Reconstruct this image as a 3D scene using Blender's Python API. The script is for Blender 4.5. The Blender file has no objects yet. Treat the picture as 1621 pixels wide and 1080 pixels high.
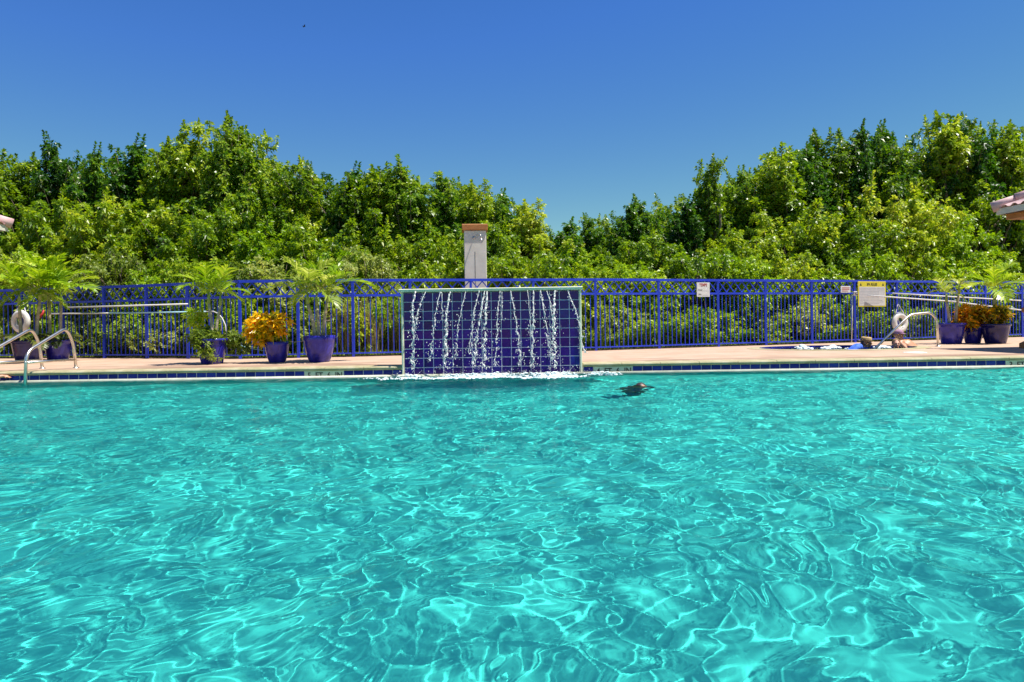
import bpy, bmesh, math, random
import numpy as np
from mathutils import Vector, Matrix, Euler

# ------------------------------------------------------------------ camera, sky, sun, exposure
S = bpy.context.scene; C = S.collection
F, H, HOR, ROLL = 1080.0, 0.70, 508.0, 0.01536      # focal length (photo pixels), eye height over the deck, horizon row, roll
cam = bpy.data.cameras.new('camera'); co = bpy.data.objects.new('camera', cam); C.objects.link(co); S.camera = co
cam.sensor_width = 36; cam.lens = 36 * F / 1621; cam.shift_y = -32 / 1621; cam.clip_start = .05; cam.clip_end = 3000
co.matrix_world = (Matrix.Translation((0, 0, H)) @ Matrix.Rotation(math.pi / 2, 4, 'X') @ Matrix.Rotation(-math.atan(ROLL), 4, 'Z'))

SUN = Vector((.36, -.10, .92)).normalized()           # towards the sun: high, from the right
W = bpy.data.worlds.new('World'); S.world = W; W.use_nodes = True
wn = W.node_tree; bg = wn.nodes['Background']
sky = wn.nodes.new('ShaderNodeTexSky'); sky.sky_type = 'NISHITA'; sky.sun_disc = False
sky.sun_elevation = math.asin(SUN.z); sky.sun_rotation = math.atan2(SUN.x, SUN.y)
sky.altitude = 0; sky.air_density = 1.0; sky.dust_density = 0.0; sky.ozone_density = 8.0
hs = wn.nodes.new('ShaderNodeHueSaturation'); hs.inputs['Hue'].default_value = .511; hs.inputs['Saturation'].default_value = 1.2
wn.links.new(sky.outputs[0], hs.inputs['Color']); cap = wn.nodes.new('ShaderNodeMix'); cap.data_type = 'RGBA'; cap.blend_type = 'DARKEN'; cap.inputs[0].default_value = 1; cap.inputs[7].default_value = (60, 60, 4.1, 1)   # clear polarised blue that does not wash out low down
wn.links.new(hs.outputs[0], cap.inputs[6]); wn.links.new(cap.outputs[2], bg.inputs[0]); bg.inputs[1].default_value = .083
sl = bpy.data.lights.new('sun', 'SUN'); sl.energy = 4.6; sl.angle = math.radians(.53); sl.color = (1, .95, .87)
so = bpy.data.objects.new('sun', sl); C.objects.link(so); so.location = (20, 10, 40)
so.rotation_euler = SUN.to_track_quat('Z', 'Y').to_euler(); sl.cycles.is_caustics_light = True
vs = S.view_settings; vs.view_transform = 'Standard'; vs.look = 'None'; vs.gamma = 1; vs.exposure = .88
cy = S.cycles; cy.use_denoising = True; cy.caustics_refractive = True; cy.caustics_reflective = False
cy.max_bounces = 10; cy.transparent_max_bounces = 12; cy.sample_clamp_indirect = 5; cy.diffuse_bounces = 4

rnd = random.Random(7); nr = np.random.default_rng(11)
WATER = -.15; EDGE = 10.8

def at(px, py, D):                                   # a point of the place from a photo position and its distance
    y = py + ROLL * (px - 810.5); x = px - ROLL * (py - HOR)
    return Vector(((x - 810.5) / F * D, D, H - (y - HOR) / F * D))
def gnd(px, py, z=0):
    y = py + ROLL * (px - 810.5)
    return at(px, py, F * (H - z) / (y - HOR))

# ------------------------------------------------------------------ materials
def nodes(name):
    m = bpy.data.materials.new(name); m.use_nodes = True
    return m, m.node_tree, m.node_tree.nodes['Principled BSDF']
def N(t, k, **kw):
    n = t.nodes.new(k)
    for a, b in kw.items():
        if a in n.inputs: n.inputs[a].default_value = b
        else: setattr(n, a, b)
    return n
def ramp(t, fac, stops):
    r = N(t, 'ShaderNodeValToRGB'); e = r.color_ramp.elements
    while len(e) < len(stops): e.new(.5)
    for q, (p, c) in zip(e, stops): q.position = p; q.color = (*c, 1)
    t.links.new(fac, r.inputs[0]); return r.outputs[0]
def bumped(t, b, h, strength, dist=.01):
    u = N(t, 'ShaderNodeBump'); u.inputs['Strength'].default_value = strength; u.inputs['Distance'].default_value = dist
    t.links.new(h, u.inputs['Height']); t.links.new(u.outputs[0], b.inputs['Normal'])
def noise_mat(name, c1, c2, scale=6, rough=.6, bump=.15, bscale=60, metal=0, coat=0, c3=None, dist=.004):
    m, t, b = nodes(name)
    tc = N(t, 'ShaderNodeTexCoord')
    n = N(t, 'ShaderNodeTexNoise', Scale=scale, Detail=6.0, Roughness=.65); t.links.new(tc.outputs['Object'], n.inputs['Vector'])
    st = [(.34, c1), (.66, c2)] if c3 is None else [(.3, c1), (.52, c2), (.68, c3)]
    t.links.new(ramp(t, n.outputs['Fac'], st), b.inputs['Base Color'])
    b.inputs['Roughness'].default_value = rough; b.inputs['Metallic'].default_value = metal
    if coat: b.inputs['Coat Weight'].default_value = coat; b.inputs['Coat Roughness'].default_value = .06
    if bump:
        n2 = N(t, 'ShaderNodeTexNoise', Scale=bscale, Detail=4.0); t.links.new(tc.outputs['Object'], n2.inputs['Vector'])
        bumped(t, b, n2.outputs['Fac'], bump, dist)
    return m
def leaf_mat(name, stops, trans=.40, rough=.38, tboost=1.5):
    m, t, b = nodes(name)
    g = N(t, 'ShaderNodeNewGeometry'); oi = N(t, 'ShaderNodeObjectInfo')
    ob = N(t, 'ShaderNodeTexCoord'); nz = N(t, 'ShaderNodeTexNoise', Scale=1.1, Detail=2.0); t.links.new(ob.outputs['Object'], nz.inputs['Vector'])
    a = N(t, 'ShaderNodeMath', operation='MULTIPLY_ADD'); t.links.new(g.outputs['Random Per Island'], a.inputs[0]); a.inputs[1].default_value = .45
    t.links.new(nz.outputs['Fac'], a.inputs[2])
    a2 = N(t, 'ShaderNodeMath', operation='MULTIPLY_ADD'); t.links.new(oi.outputs['Random'], a2.inputs[0]); a2.inputs[1].default_value = .46
    t.links.new(a.outputs[0], a2.inputs[2])
    a3 = N(t, 'ShaderNodeMath', operation='SUBTRACT'); t.links.new(a2.outputs[0], a3.inputs[0]); a3.inputs[1].default_value = .45
    col = ramp(t, a3.outputs[0], stops)
    t.links.new(col, b.inputs['Base Color']); b.inputs['Roughness'].default_value = rough
    tr = N(t, 'ShaderNodeBsdfTranslucent'); mx = N(t, 'ShaderNodeMixShader'); mx.inputs[0].default_value = trans
    br = N(t, 'ShaderNodeMix', data_type='RGBA', blend_type='MULTIPLY'); br.inputs[0].default_value = 1
    t.links.new(col, br.inputs[6]); br.inputs[7].default_value = (tboost * 1.05, tboost, tboost * .55, 1); t.links.new(br.outputs[2], tr.inputs[0])
    t.links.new(b.outputs[0], mx.inputs[1]); t.links.new(tr.outputs[0], mx.inputs[2])
    t.links.new(mx.outputs[0], t.nodes['Material Output'].inputs[0]); return m
def tile_mat(name, cols, rough=.12):
    m, t, b = nodes(name)
    oi = N(t, 'ShaderNodeObjectInfo'); tc = N(t, 'ShaderNodeTexCoord')
    n = N(t, 'ShaderNodeTexNoise', Scale=9.0, Detail=3.0); t.links.new(tc.outputs['Object'], n.inputs['Vector'])
    a = N(t, 'ShaderNodeMath', operation='MULTIPLY_ADD'); t.links.new(oi.outputs['Random'], a.inputs[0]); a.inputs[1].default_value = .7
    s = N(t, 'ShaderNodeMath', operation='MULTIPLY'); t.links.new(n.outputs['Fac'], s.inputs[0]); s.inputs[1].default_value = .35
    t.links.new(s.outputs[0], a.inputs[2])
    t.links.new(ramp(t, a.outputs[0], cols), b.inputs['Base Color'])
    b.inputs['Roughness'].default_value = rough; b.inputs['Specular IOR Level'].default_value = .28
    n2 = N(t, 'ShaderNodeTexNoise', Scale=14.0, Detail=2.0); t.links.new(tc.outputs['Object'], n2.inputs['Vector'])
    bumped(t, b, n2.outputs['Fac'], .12, .01); return m

M = {}
M['blue_paint'] = noise_mat('blue paint', (.014, .038, .48), (.024, .058, .62), 3, .38, .05, 40)
M['steel'] = noise_mat('polished steel', (.62, .58, .50), (.75, .72, .66), 8, .34, .04, 30, metal=1)
M['coping'] = noise_mat('coping stone', (.24, .21, .09), (.36, .32, .18), 5, .75, .5, 45, c3=(.46, .40, .27))
M['lip'] = noise_mat('gutter lip', (.34, .35, .26), (.48, .50, .40), 7, .5, .3, 40)
M['tile'] = tile_mat('cobalt tile', [(.1, (.012, .008, .15)), (.5, (.020, .016, .24)), (.9, (.028, .035, .32))])
M['wall_tile'] = tile_mat('deep cobalt tile', [(.08, (.022, .001, .09)), (.5, (.030, .002, .14)), (.85, (.022, .006, .18)), (1.0, (.010, .045, .28))], .12)
M['grout'] = noise_mat('pale grout', (.80, .66, .78), (.92, .80, .88), 20, .85, .2, 80)
M['pool_grout'] = noise_mat('white grout', (.40, .42, .44), (.54, .56, .56), 20, .85, .2, 80)
M['sage'] = noise_mat('sage stone trim', (.60, .60, .42), (.74, .72, .52), 6, .6, .3, 50, c3=(.84, .78, .58))
M['marker'] = noise_mat('pale marker tile', (.52, .60, .46), (.62, .68, .56), 12, .3, .05, 50)
M['ink'] = noise_mat('black lettering', (.010, .012, .010), (.02, .02, .02), 9, .5, 0)
M['plaster'] = noise_mat('pool plaster', (.034, .56, .475), (.040, .61, .515), 1.2, .8, .1, 60)
M['stucco'] = noise_mat('beige stucco', (.62, .56, .47), (.72, .66, .56), 5, .85, .4, 70, dist=.003)
M['rust'] = noise_mat('terracotta paint', (.36, .13, .03), (.48, .19, .05), 6, .6, .15, 40)
M['cream'] = noise_mat('cream fascia', (.55, .52, .42), (.66, .62, .52), 6, .6, .1, 40)
M['roof_tile'] = noise_mat('pink clay tile', (.44, .25, .25), (.58, .38, .36), 5, .7, .3, 40, c3=(.68, .50, .46))
M['bark'] = noise_mat('bark', (.10, .075, .05), (.26, .20, .14), 9, .9, .8, 30, dist=.02)
M['palm_trunk'] = noise_mat('palm trunk', (.30, .24, .15), (.50, .43, .30), 14, .8, .5, 40, dist=.01)
M['palm_green'] = noise_mat('palm crownshaft', (.22, .32, .05), (.36, .40, .10), 8, .5, .1, 40)
M['soil'] = noise_mat('soil', (.02, .014, .008), (.06, .042, .025), 20, .95, .9, 50, dist=.02)
M['white'] = noise_mat('white plastic', (.60, .58, .53), (.74, .72, .68), 8, .45, .05, 30)
M['grey_text'] = noise_mat('faded grey print', (.30, .30, .32), (.36, .36, .38), 8, .7, 0)
M['red_text'] = noise_mat('red print', (.42, .06, .06), (.5, .10, .09), 8, .7, 0)
M['yellow'] = noise_mat('yellow print', (.62, .52, .02), (.70, .58, .04), 8, .5, 0)
M['plate'] = noise_mat('sign plate', (.50, .48, .47), (.60, .57, .55), 4, .5, .05, 30)
M['pale_blue'] = noise_mat('pale blue pole', (.30, .58, .66), (.42, .68, .74), 6, .35, 0)
M['red'] = noise_mat('red strap', (.45, .02, .02), (.55, .05, .04), 8, .6, 0)
M['skin'] = noise_mat('skin', (.56, .28, .19), (.66, .36, .25), 5, .5, .1, 60)
M['skin_tan'] = noise_mat('tanned skin', (.42, .19, .10), (.54, .27, .16), 5, .5, .1, 60)
M['blond'] = noise_mat('dark blond hair', (.16, .085, .03), (.38, .24, .10), 22, .55, .9, 90)
M['brown_hair'] = noise_mat('wet brown hair', (.012, .010, .010), (.05, .035, .025), 22, .4, .9, 90)
M['shirt'] = noise_mat('blue shirt', (.04, .12, .60), (.07, .18, .72), 5, .8, .6, 12, dist=.02)
M['straw'] = noise_mat('straw', (.34, .22, .08), (.56, .40, .18), 30, .8, .8, 120)
M['dark_band'] = noise_mat('dark band', (.05, .03, .02), (.09, .05, .03), 9, .8, .1)
M['pink_cap'] = noise_mat('faded purple cap', (.26, .14, .24), (.40, .22, .30), 7, .8, .2)
M['navy'] = noise_mat('navy swimwear', (.01, .02, .06), (.02, .04, .10), 8, .6, .1)
M['bird'] = noise_mat('dark plumage', (.012, .010, .012), (.03, .025, .025), 8, .8, 0)
M['lid'] = noise_mat('white lid', (.62, .62, .56), (.74, .72, .66), 8, .5, .1)
def pot_mat(name, a, b_, c):
    m, t, b = nodes(name)
    tc = N(t, 'ShaderNodeTexCoord'); n = N(t, 'ShaderNodeTexNoise', Scale=3.2, Detail=5.0, Roughness=.7, Distortion=1.2)
    t.links.new(tc.outputs['Object'], n.inputs['Vector'])
    t.links.new(ramp(t, n.outputs['Fac'], [(.3, a), (.52, b_), (.72, c)]), b.inputs['Base Color'])
    b.inputs['Roughness'].default_value = .26; b.inputs['Specular IOR Level'].default_value = .35; b.inputs['Coat Weight'].default_value = .3; b.inputs['Coat Roughness'].default_value = .1
    n2 = N(t, 'ShaderNodeTexNoise', Scale=11.0, Detail=3.0); t.links.new(tc.outputs['Object'], n2.inputs['Vector']); bumped(t, b, n2.outputs['Fac'], .25, .015)
    return m
M['glaze'] = pot_mat('cobalt glaze', (.012, .008, .13), (.026, .022, .32), (.07, .075, .50))
M['glaze_dark'] = pot_mat('dark navy glaze', (.005, .004, .05), (.010, .010, .11), (.03, .03, .22))
M['leaf'] = leaf_mat('thicket leaf', [(.12, (.048, .115, .003)), (.4, (.130, .24, .004)), (.62, (.26, .38, .006)), (.9, (.47, .52, .05))])
M['leaf_dark'] = leaf_mat('dark thicket leaf', [(.12, (.018, .07, .004)), (.45, (.055, .16, .005)), (.7, (.15, .27, .008)), (.95, (.30, .40, .03))])
M['leaf_lime'] = leaf_mat('lime shrub leaf', [(.12, (.10, .22, .003)), (.5, (.235, .385, .005)), (.9, (.46, .55, .03))])
M['leaf_pale'] = leaf_mat('pale shrub leaf', [(.12, (.08, .14, .012)), (.5, (.20, .28, .03)), (.9, (.44, .48, .16))])
M['frond'] = leaf_mat('palm frond', [(.1, (.13, .25, .004)), (.5, (.27, .42, .008)), (.9, (.50, .56, .05))], .35)
M['frond_pale'] = leaf_mat('pale palm frond', [(.1, (.16, .25, .02)), (.5, (.30, .39, .05)), (.9, (.56, .58, .22))], .4)
M['frond_dark'] = leaf_mat('dark fern frond', [(.1, (.03, .06, .008)), (.5, (.07, .11, .012)), (.9, (.2, .2, .04))], .3)
M['croton'] = leaf_mat('orange croton leaf', [(.05, (.26, .26, .01)), (.28, (.85, .58, .008)), (.48, (.90, .44, .006)), (.66, (.92, .26, .005)), (.95, (.85, .08, .006))], .35, .3, 1.2)
M['croton_dark'] = leaf_mat('bronze croton leaf', [(.1, (.06, .08, .008)), (.3, (.45, .36, .01)), (.5, (.90, .40, .008)), (.75, (.88, .26, .01)), (.95, (.16, .18, .01))], .35, .3, 1.3)
M['dry'] = leaf_mat('dry grass', [(.1, (.16, .13, .05)), (.5, (.36, .30, .15)), (.9, (.55, .48, .28))], .3)
M['strap'] = leaf_mat('strap leaf', [(.1, (.06, .13, .01)), (.5, (.16, .26, .02)), (.9, (.40, .46, .12))], .4)
M['ground'] = noise_mat('planting ground', (.022, .03, .010), (.07, .085, .02), 2.2, .95, .9, 20, c3=(.10, .085, .05), dist=.03)

def deck_material():
    m, t, b = nodes('peach deck concrete')
    tc = N(t, 'ShaderNodeTexCoord')
    n = N(t, 'ShaderNodeTexNoise', Scale=1.4, Detail=8.0, Roughness=.7); t.links.new(tc.outputs['Object'], n.inputs['Vector'])
    base = ramp(t, n.outputs['Fac'], [(.3, (.35, .235, .155)), (.5, (.45, .305, .21)), (.7, (.50, .36, .265))])
    mp = N(t, 'ShaderNodeMapping'); mp.inputs['Scale'].default_value = (.35, 2.4, 1); t.links.new(tc.outputs['Object'], mp.inputs[0])
    n2 = N(t, 'ShaderNodeTexNoise', Scale=1.3, Detail=5.0, Roughness=.6); t.links.new(mp.outputs[0], n2.inputs['Vector'])
    sp = N(t, 'ShaderNodeSeparateXYZ'); t.links.new(tc.outputs['Object'], sp.inputs[0])
    mr = N(t, 'ShaderNodeMapRange'); t.links.new(sp.outputs[1], mr.inputs[0])          # damp band where swimmers climb out
    mr.inputs[1].default_value = 12.4; mr.inputs[2].default_value = 11.0; mr.inputs[3].default_value = -.12; mr.inputs[4].default_value = .14
    ad = N(t, 'ShaderNodeMath', operation='ADD'); t.links.new(n2.outputs['Fac'], ad.inputs[0]); t.links.new(mr.outputs[0], ad.inputs[1])
    damp = ramp(t, ad.outputs[0], [(.47, (1, 1, 1)), (.60, (.50, .45, .42))])
    mx = N(t, 'ShaderNodeMix', data_type='RGBA', blend_type='MULTIPLY'); mx.inputs[0].default_value = 1
    t.links.new(base, mx.inputs[6]); t.links.new(damp, mx.inputs[7]); t.links.new(mx.outputs[2], b.inputs['Base Color'])
    b.inputs['Roughness'].default_value = .75
    n3 = N(t, 'ShaderNodeTexNoise', Scale=70.0, Detail=3.0); t.links.new(tc.outputs['Object'], n3.inputs['Vector']); bumped(t, b, n3.outputs['Fac'], .4, .006)
    return m
M['deck'] = deck_material()

def water_material(name, tint, spec, clear=0):
    m = bpy.data.materials.new(name); m.use_nodes = True; t = m.node_tree; t.nodes.clear()
    rf = N(t, 'ShaderNodeBsdfRefraction'); rf.inputs['IOR'].default_value = 1.33; rf.inputs['Roughness'].default_value = 0; rf.inputs['Color'].default_value = (*tint, 1)
    gl = N(t, 'ShaderNodeBsdfGlossy'); gl.inputs['Roughness'].default_value = .03
    fr = N(t, 'ShaderNodeFresnel'); fr.inputs['IOR'].default_value = 1.33
    k = N(t, 'ShaderNodeMath', operation='MULTIPLY'); t.links.new(fr.outputs[0], k.inputs[0]); k.inputs[1].default_value = spec
    mx = N(t, 'ShaderNodeMixShader'); t.links.new(k.outputs[0], mx.inputs[0]); t.links.new(rf.outputs[0], mx.inputs[1]); t.links.new(gl.outputs[0], mx.inputs[2])
    tp = N(t, 'ShaderNodeBsdfTransparent'); tp.inputs[0].default_value = (*tint, 1); m2 = N(t, 'ShaderNodeMixShader'); m2.inputs[0].default_value = clear
    t.links.new(rf.outputs[0], m2.inputs[1]); t.links.new(tp.outputs[0], m2.inputs[2])
    if clear: t.links.new(m2.outputs[0], mx.inputs[1])
    o = N(t, 'ShaderNodeOutputMaterial'); t.links.new(mx.outputs[0], o.inputs[0]); return m
M['water'] = water_material('pool water', (.92, 1, 1), .25, .12)
M['spa_water'] = water_material('spa water', (.8, .95, 1), 1)
def spray_material():
    m, t, b = nodes('falling water'); b.inputs['Base Color'].default_value = (1, .97, .92, 1); b.inputs['Roughness'].default_value = .12
    b.inputs['Transmission Weight'].default_value = .35; b.inputs['IOR'].default_value = 1.33
    b.inputs['Emission Strength'].default_value = 0
    return m
M['spray'] = spray_material()
M['foam'] = noise_mat('white foam', (.62, .74, .74), (.86, .92, .92), 12, .6, .4, 40, dist=.01)

# ------------------------------------------------------------------ mesh helpers
class MB:
    def __init__(s): s.v = []; s.f = []
    def add(s, vs_, fs):
        o = len(s.v); s.v += [tuple(p) for p in vs_]; s.f += [tuple(i + o for i in q) for q in fs]; return s
    def box(s, x0, x1, y0, y1, z0, z1):
        return s.add([(x0, y0, z0), (x1, y0, z0), (x1, y1, z0), (x0, y1, z0), (x0, y0, z1), (x1, y0, z1), (x1, y1, z1), (x0, y1, z1)],
                     [(0, 3, 2, 1), (4, 5, 6, 7), (0, 1, 5, 4), (1, 2, 6, 5), (2, 3, 7, 6), (3, 0, 4, 7)])
    def chip(s, x0, x1, y0, y1, z0, z1, c=.006):     # box with its front (-y) face chamfered: a tile, a plate
        return s.add([(x0, y1, z0), (x1, y1, z0), (x1, y1, z1), (x0, y1, z1), (x0, y0 + c, z0), (x1, y0 + c, z0), (x1, y0 + c, z1), (x0, y0 + c, z1),
                      (x0 + c, y0, z0 + c), (x1 - c, y0, z0 + c), (x1 - c, y0, z1 - c), (x0 + c, y0, z1 - c)],
                     [(0, 3, 2, 1), (0, 1, 5, 4), (1, 2, 6, 5), (2, 3, 7, 6), (3, 0, 4, 7), (4, 5, 9, 8), (5, 6, 10, 9), (6, 7, 11, 10), (7, 4, 8, 11), (8, 9, 10, 11)])
    def lathe(s, prof, n=24, c=(0, 0, 0), sx=1, sy=1, wob=0, seed=0):
        g = random.Random(seed); ph = g.uniform(0, 6.3)
        vs_ = []
        for r, z in prof:
            for i in range(n):
                a = 2 * math.pi * i / n; k = 1 + wob * math.sin(3 * a + ph + z * 5)
                vs_.append((c[0] + r * k * sx * math.cos(a), c[1] + r * k * sy * math.sin(a), c[2] + z))
        fs = []
        for j in range(len(prof) - 1):
            for i in range(n):
                k = (i + 1) % n; fs.append((j * n + i, j * n + k, (j + 1) * n + k, (j + 1) * n + i))
        return s.add(vs_, fs)
    def tube(s, pts, rad, n=8, cap=True):
        pts = [Vector(p) for p in pts]; rad = rad if isinstance(rad, (list, tuple)) else [rad] * len(pts)
        t0 = (pts[1] - pts[0]).normalized(); u = t0.orthogonal().normalized(); vs_ = []
        for i, p in enumerate(pts):
            t = (pts[min(i + 1, len(pts) - 1)] - pts[max(i - 1, 0)]).normalized()
            u = (u - t * u.dot(t)).normalized(); w = t.cross(u)
            vs_ += [p + (u * math.cos(2 * math.pi * k / n) + w * math.sin(2 * math.pi * k / n)) * rad[i] for k in range(n)]
        fs = [(i * n + k, i * n + (k + 1) % n, (i + 1) * n + (k + 1) % n, (i + 1) * n + k) for i in range(len(pts) - 1) for k in range(n)]
        if cap: fs += [tuple(range(n))[::-1], tuple((len(pts) - 1) * n + k for k in range(n))]
        return s.add(vs_, fs)
    def ball(s, c, r, seg=8, ring=5):
        r = r if isinstance(r, (tuple, list)) else (r, r, r); vs_ = [(c[0], c[1], c[2] - r[2])]
        for j in range(1, ring):
            a = math.pi * j / ring - math.pi / 2
            vs_ += [(c[0] + r[0] * math.cos(a) * math.cos(2 * math.pi * i / seg), c[1] + r[1] * math.cos(a) * math.sin(2 * math.pi * i / seg), c[2] + r[2] * math.sin(a)) for i in range(seg)]
        vs_.append((c[0], c[1], c[2] + r[2])); L = len(vs_) - 1
        fs = [(0, 1 + (i + 1) % seg, 1 + i) for i in range(seg)]
        for j in range(ring - 2):
            for i in range(seg):
                k = (i + 1) % seg; a = 1 + j * seg; fs.append((a + i, a + k, a + seg + k, a + seg + i))
        a = 1 + (ring - 2) * seg; fs += [(a + i, a + (i + 1) % seg, L) for i in range(seg)]
        return s.add(vs_, fs)
    def mesh(s, name, mat, smooth=False):
        me = bpy.data.meshes.new(name); me.from_pydata(s.v, [], s.f)
        if smooth: me.polygons.foreach_set('use_smooth', [True] * len(me.polygons))
        if mat: me.materials.append(M[mat] if isinstance(mat, str) else mat)
        return me
    def build(s, name, mat, parent=None, smooth=False): return link(name, s.mesh(name, mat, smooth), parent)
def link(name, me, parent=None, loc=None, rot=None, scale=None):
    o = bpy.data.objects.new(name, me); C.objects.link(o); o.parent = parent
    if loc is not None: o.location = loc
    if rot is not None: o.rotation_euler = rot
    if scale is not None: o.scale = scale
    return o
def np_mesh(name, v, f, mat, smooth=False):
    me = bpy.data.meshes.new(name); k = f.shape[1]
    me.vertices.add(len(v)); me.vertices.foreach_set('co', np.ascontiguousarray(v, dtype=np.float32).ravel())
    me.loops.add(f.size); me.loops.foreach_set('vertex_index', np.ascontiguousarray(f, dtype=np.int32).ravel())
    me.polygons.add(len(f)); me.polygons.foreach_set('loop_start', np.arange(0, f.size, k, dtype=np.int32))
    me.polygons.foreach_set('loop_total', np.full(len(f), k, dtype=np.int32))
    if smooth: me.polygons.foreach_set('use_smooth', np.ones(len(f), dtype=bool))
    me.update(calc_edges=True); me.validate(); me.materials.append(M[mat] if isinstance(mat, str) else mat); return me
def tag(o, label, cat, group=None):
    o['label'] = label; o['category'] = cat
    if group: o['group'] = group
    return o
def struct(o): o['kind'] = 'structure'; return o
def stuff(o, label=None, cat=None):
    o['kind'] = 'stuff'
    if label: o['label'] = label
    if cat: o['category'] = cat
    return o
def thing(name, label, cat, loc=(0, 0, 0), group=None, rz=0):
    o = bpy.data.objects.new(name, None); C.objects.link(o); o.location = loc; o.rotation_euler = (0, 0, rz); o.empty_display_size = .1
    return tag(o, label, cat, group)
def fill_holes(name, outer, holes, z, mat):
    bm = bmesh.new(); es = []
    for loop in [outer] + holes:
        vv = [bm.verts.new((x, y, z)) for x, y in loop]
        es += [bm.edges.new((vv[i], vv[(i + 1) % len(vv)])) for i in range(len(vv))]
    bmesh.ops.triangle_fill(bm, edges=es, use_beauty=True, use_dissolve=False)
    for f in bm.faces:
        f.normal_update()
        if f.normal.z < 0: f.normal_flip()
    me = bpy.data.meshes.new(name); bm.to_mesh(me); bm.free(); me.materials.append(M[mat]); return link(name, me)
def text(txt, size, mat, parent, loc, thick=.002, bold=0, name='lettering', sx=1):
    cu = bpy.data.curves.new('t', 'FONT'); cu.body = txt; cu.size = size; cu.align_x = 'CENTER'; cu.extrude = thick / 2; cu.offset = bold; cu.resolution_u = 4
    tmp = bpy.data.objects.new('t', cu); C.objects.link(tmp)
    me = bpy.data.meshes.new_from_object(tmp.evaluated_get(bpy.context.evaluated_depsgraph_get())); bpy.data.objects.remove(tmp)
    me.materials.clear(); me.materials.append(M[mat])
    return link(name, me, parent, loc, (math.pi / 2, 0, 0), (sx, 1, 1))

# ------------------------------------------------------------------ ground, deck, pool
PX0, PX1, PY0 = -11.6, 11.6, .75                       # the pool's sides and the near edge
# posts of the fence: photo column and scale in pixels per metre
def fence_scale(x): return float(np.interp(x, [0, 232, 380, 560, 943, 1135, 1353, 1600], [67, 72, 77, 76, 70.6, 66, 61, 54.5]))
posts = []
for px in (-30, 35, 100, 165, 232, 297, 380, 472, 559, 650, 746, 845, 943, 1043, 1137, 1212, 1285, 1353, 1420, 1497, 1560, 1618):
    s_ = fence_scale(px); D = F / s_; posts.append(Vector(((px - 810.5) / s_, D, 0)))
posts = [posts[0] + Vector((-4.2, 1.6, 0)), posts[0] + Vector((-2.8, 1.1, 0)), posts[0] + Vector((-1.4, .55, 0))] + posts
posts += [posts[-1] + Vector((1.3 * k, .5 * k, 0)) for k in (1, 2, 3)]
def fence_y(x): return float(np.interp(x, [p.x for p in posts], [p.y for p in posts]))

SPA = (7.1, 14.95, 1.65, 1.1)
def ell(k=1.0, n=40): return [(SPA[0] + SPA[2] * k * math.cos(2 * math.pi * i / n), SPA[1] + (SPA[3] + SPA[2] * (k - 1)) * math.sin(2 * math.pi * i / n)) for i in range(n)]
pool_rect = [(PX0 - .02, PY0 - .3), (PX1 + .02, PY0 - .3), (PX1 + .02, EDGE + .3), (PX0 - .02, EDGE + .3)]
struct(fill_holes('ground', [(-1500, -600), (1500, -600), (1500, 2500), (-1500, 2500)], [[(-11.9, .4), (11.9, .4), (11.9, 11.3), (-11.9, 11.3)], ell(1.1)], -.04, 'ground'))
back = [(p.x, p.y + .10) for p in posts][::-1]
struct(fill_holes('pool_deck', [(-40, -30), (40, -30), (40, 22)] + [(24, 22.3)] + back + [(-20, 18.3), (-40, 19)], [pool_rect, ell(1.16)], 0, 'deck'))
# kerb under the fence
kb = MB()
for a, b in zip(posts[:-1], posts[1:]):
    d = (b - a).normalized(); n_ = Vector((-d.y, d.x, 0)) * .05; o_ = n_.normalized() * .15
    q = [a + o_ - n_, b + o_ - n_, b + o_ + n_, a + o_ + n_]
    kb.add([(p.x, p.y, -.05) for p in q] + [(p.x, p.y, .025) for p in q], [(4, 5, 6, 7), (0, 1, 5, 4), (3, 7, 6, 2)])
struct(kb.build('kerb', 'soil'))

# pool basin
fx0, fx1 = -1.95, -.72
pf = MB(); nxs = 24; prof = [(PY0, 0)] + [(EDGE - .05 - .9 + .9 * math.sin(math.pi / 2 * k / 10), .9 * (1 - math.cos(math.pi / 2 * k / 10))) for k in range(11)]   # floor coved up to the far wall
for i in range(nxs + 1):
    x_ = PX0 + (PX1 - PX0) * i / nxs; z_ = fx0 + (fx1 - fx0) * i / nxs; kz = min(1, (-.2 - z_) / .9)
    pf.v += [(x_, y, z_ + dz * kz) for y, dz in prof]
np_ = len(prof); pf.f = [(i * np_ + j, (i + 1) * np_ + j, (i + 1) * np_ + j + 1, i * np_ + j + 1) for i in range(nxs) for j in range(np_ - 1)]
pool_floor = struct(pf.build('pool_floor', 'plaster', None, True)); pool_floor.cycles.is_caustics_receiver = True
pw = MB()
pw.box(PX0 - .3, PX1 + .3, EDGE - .0165, EDGE + .3, -.30, -.045)
pool_wall = struct(pw.build('pool_wall', 'pool_grout'))
uw = MB().box(PX0, PX1, EDGE - .05, EDGE + .20, -2.1, -.19); uwo = uw.build('underwater_wall', 'plaster', pool_wall); uwo.cycles.is_caustics_receiver = True
sw = MB().box(PX0 - .3, PX0, PY0 - .3, EDGE + .012, -2.1, -.045).box(PX1, PX1 + .3, PY0 - .3, EDGE + .012, -2.1, -.045).box(PX0, PX1, PY0 - .3, PY0, -2.1, -.045)
side = struct(sw.build('pool_side_wall', 'plaster')); side.cycles.is_caustics_receiver = True
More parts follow.
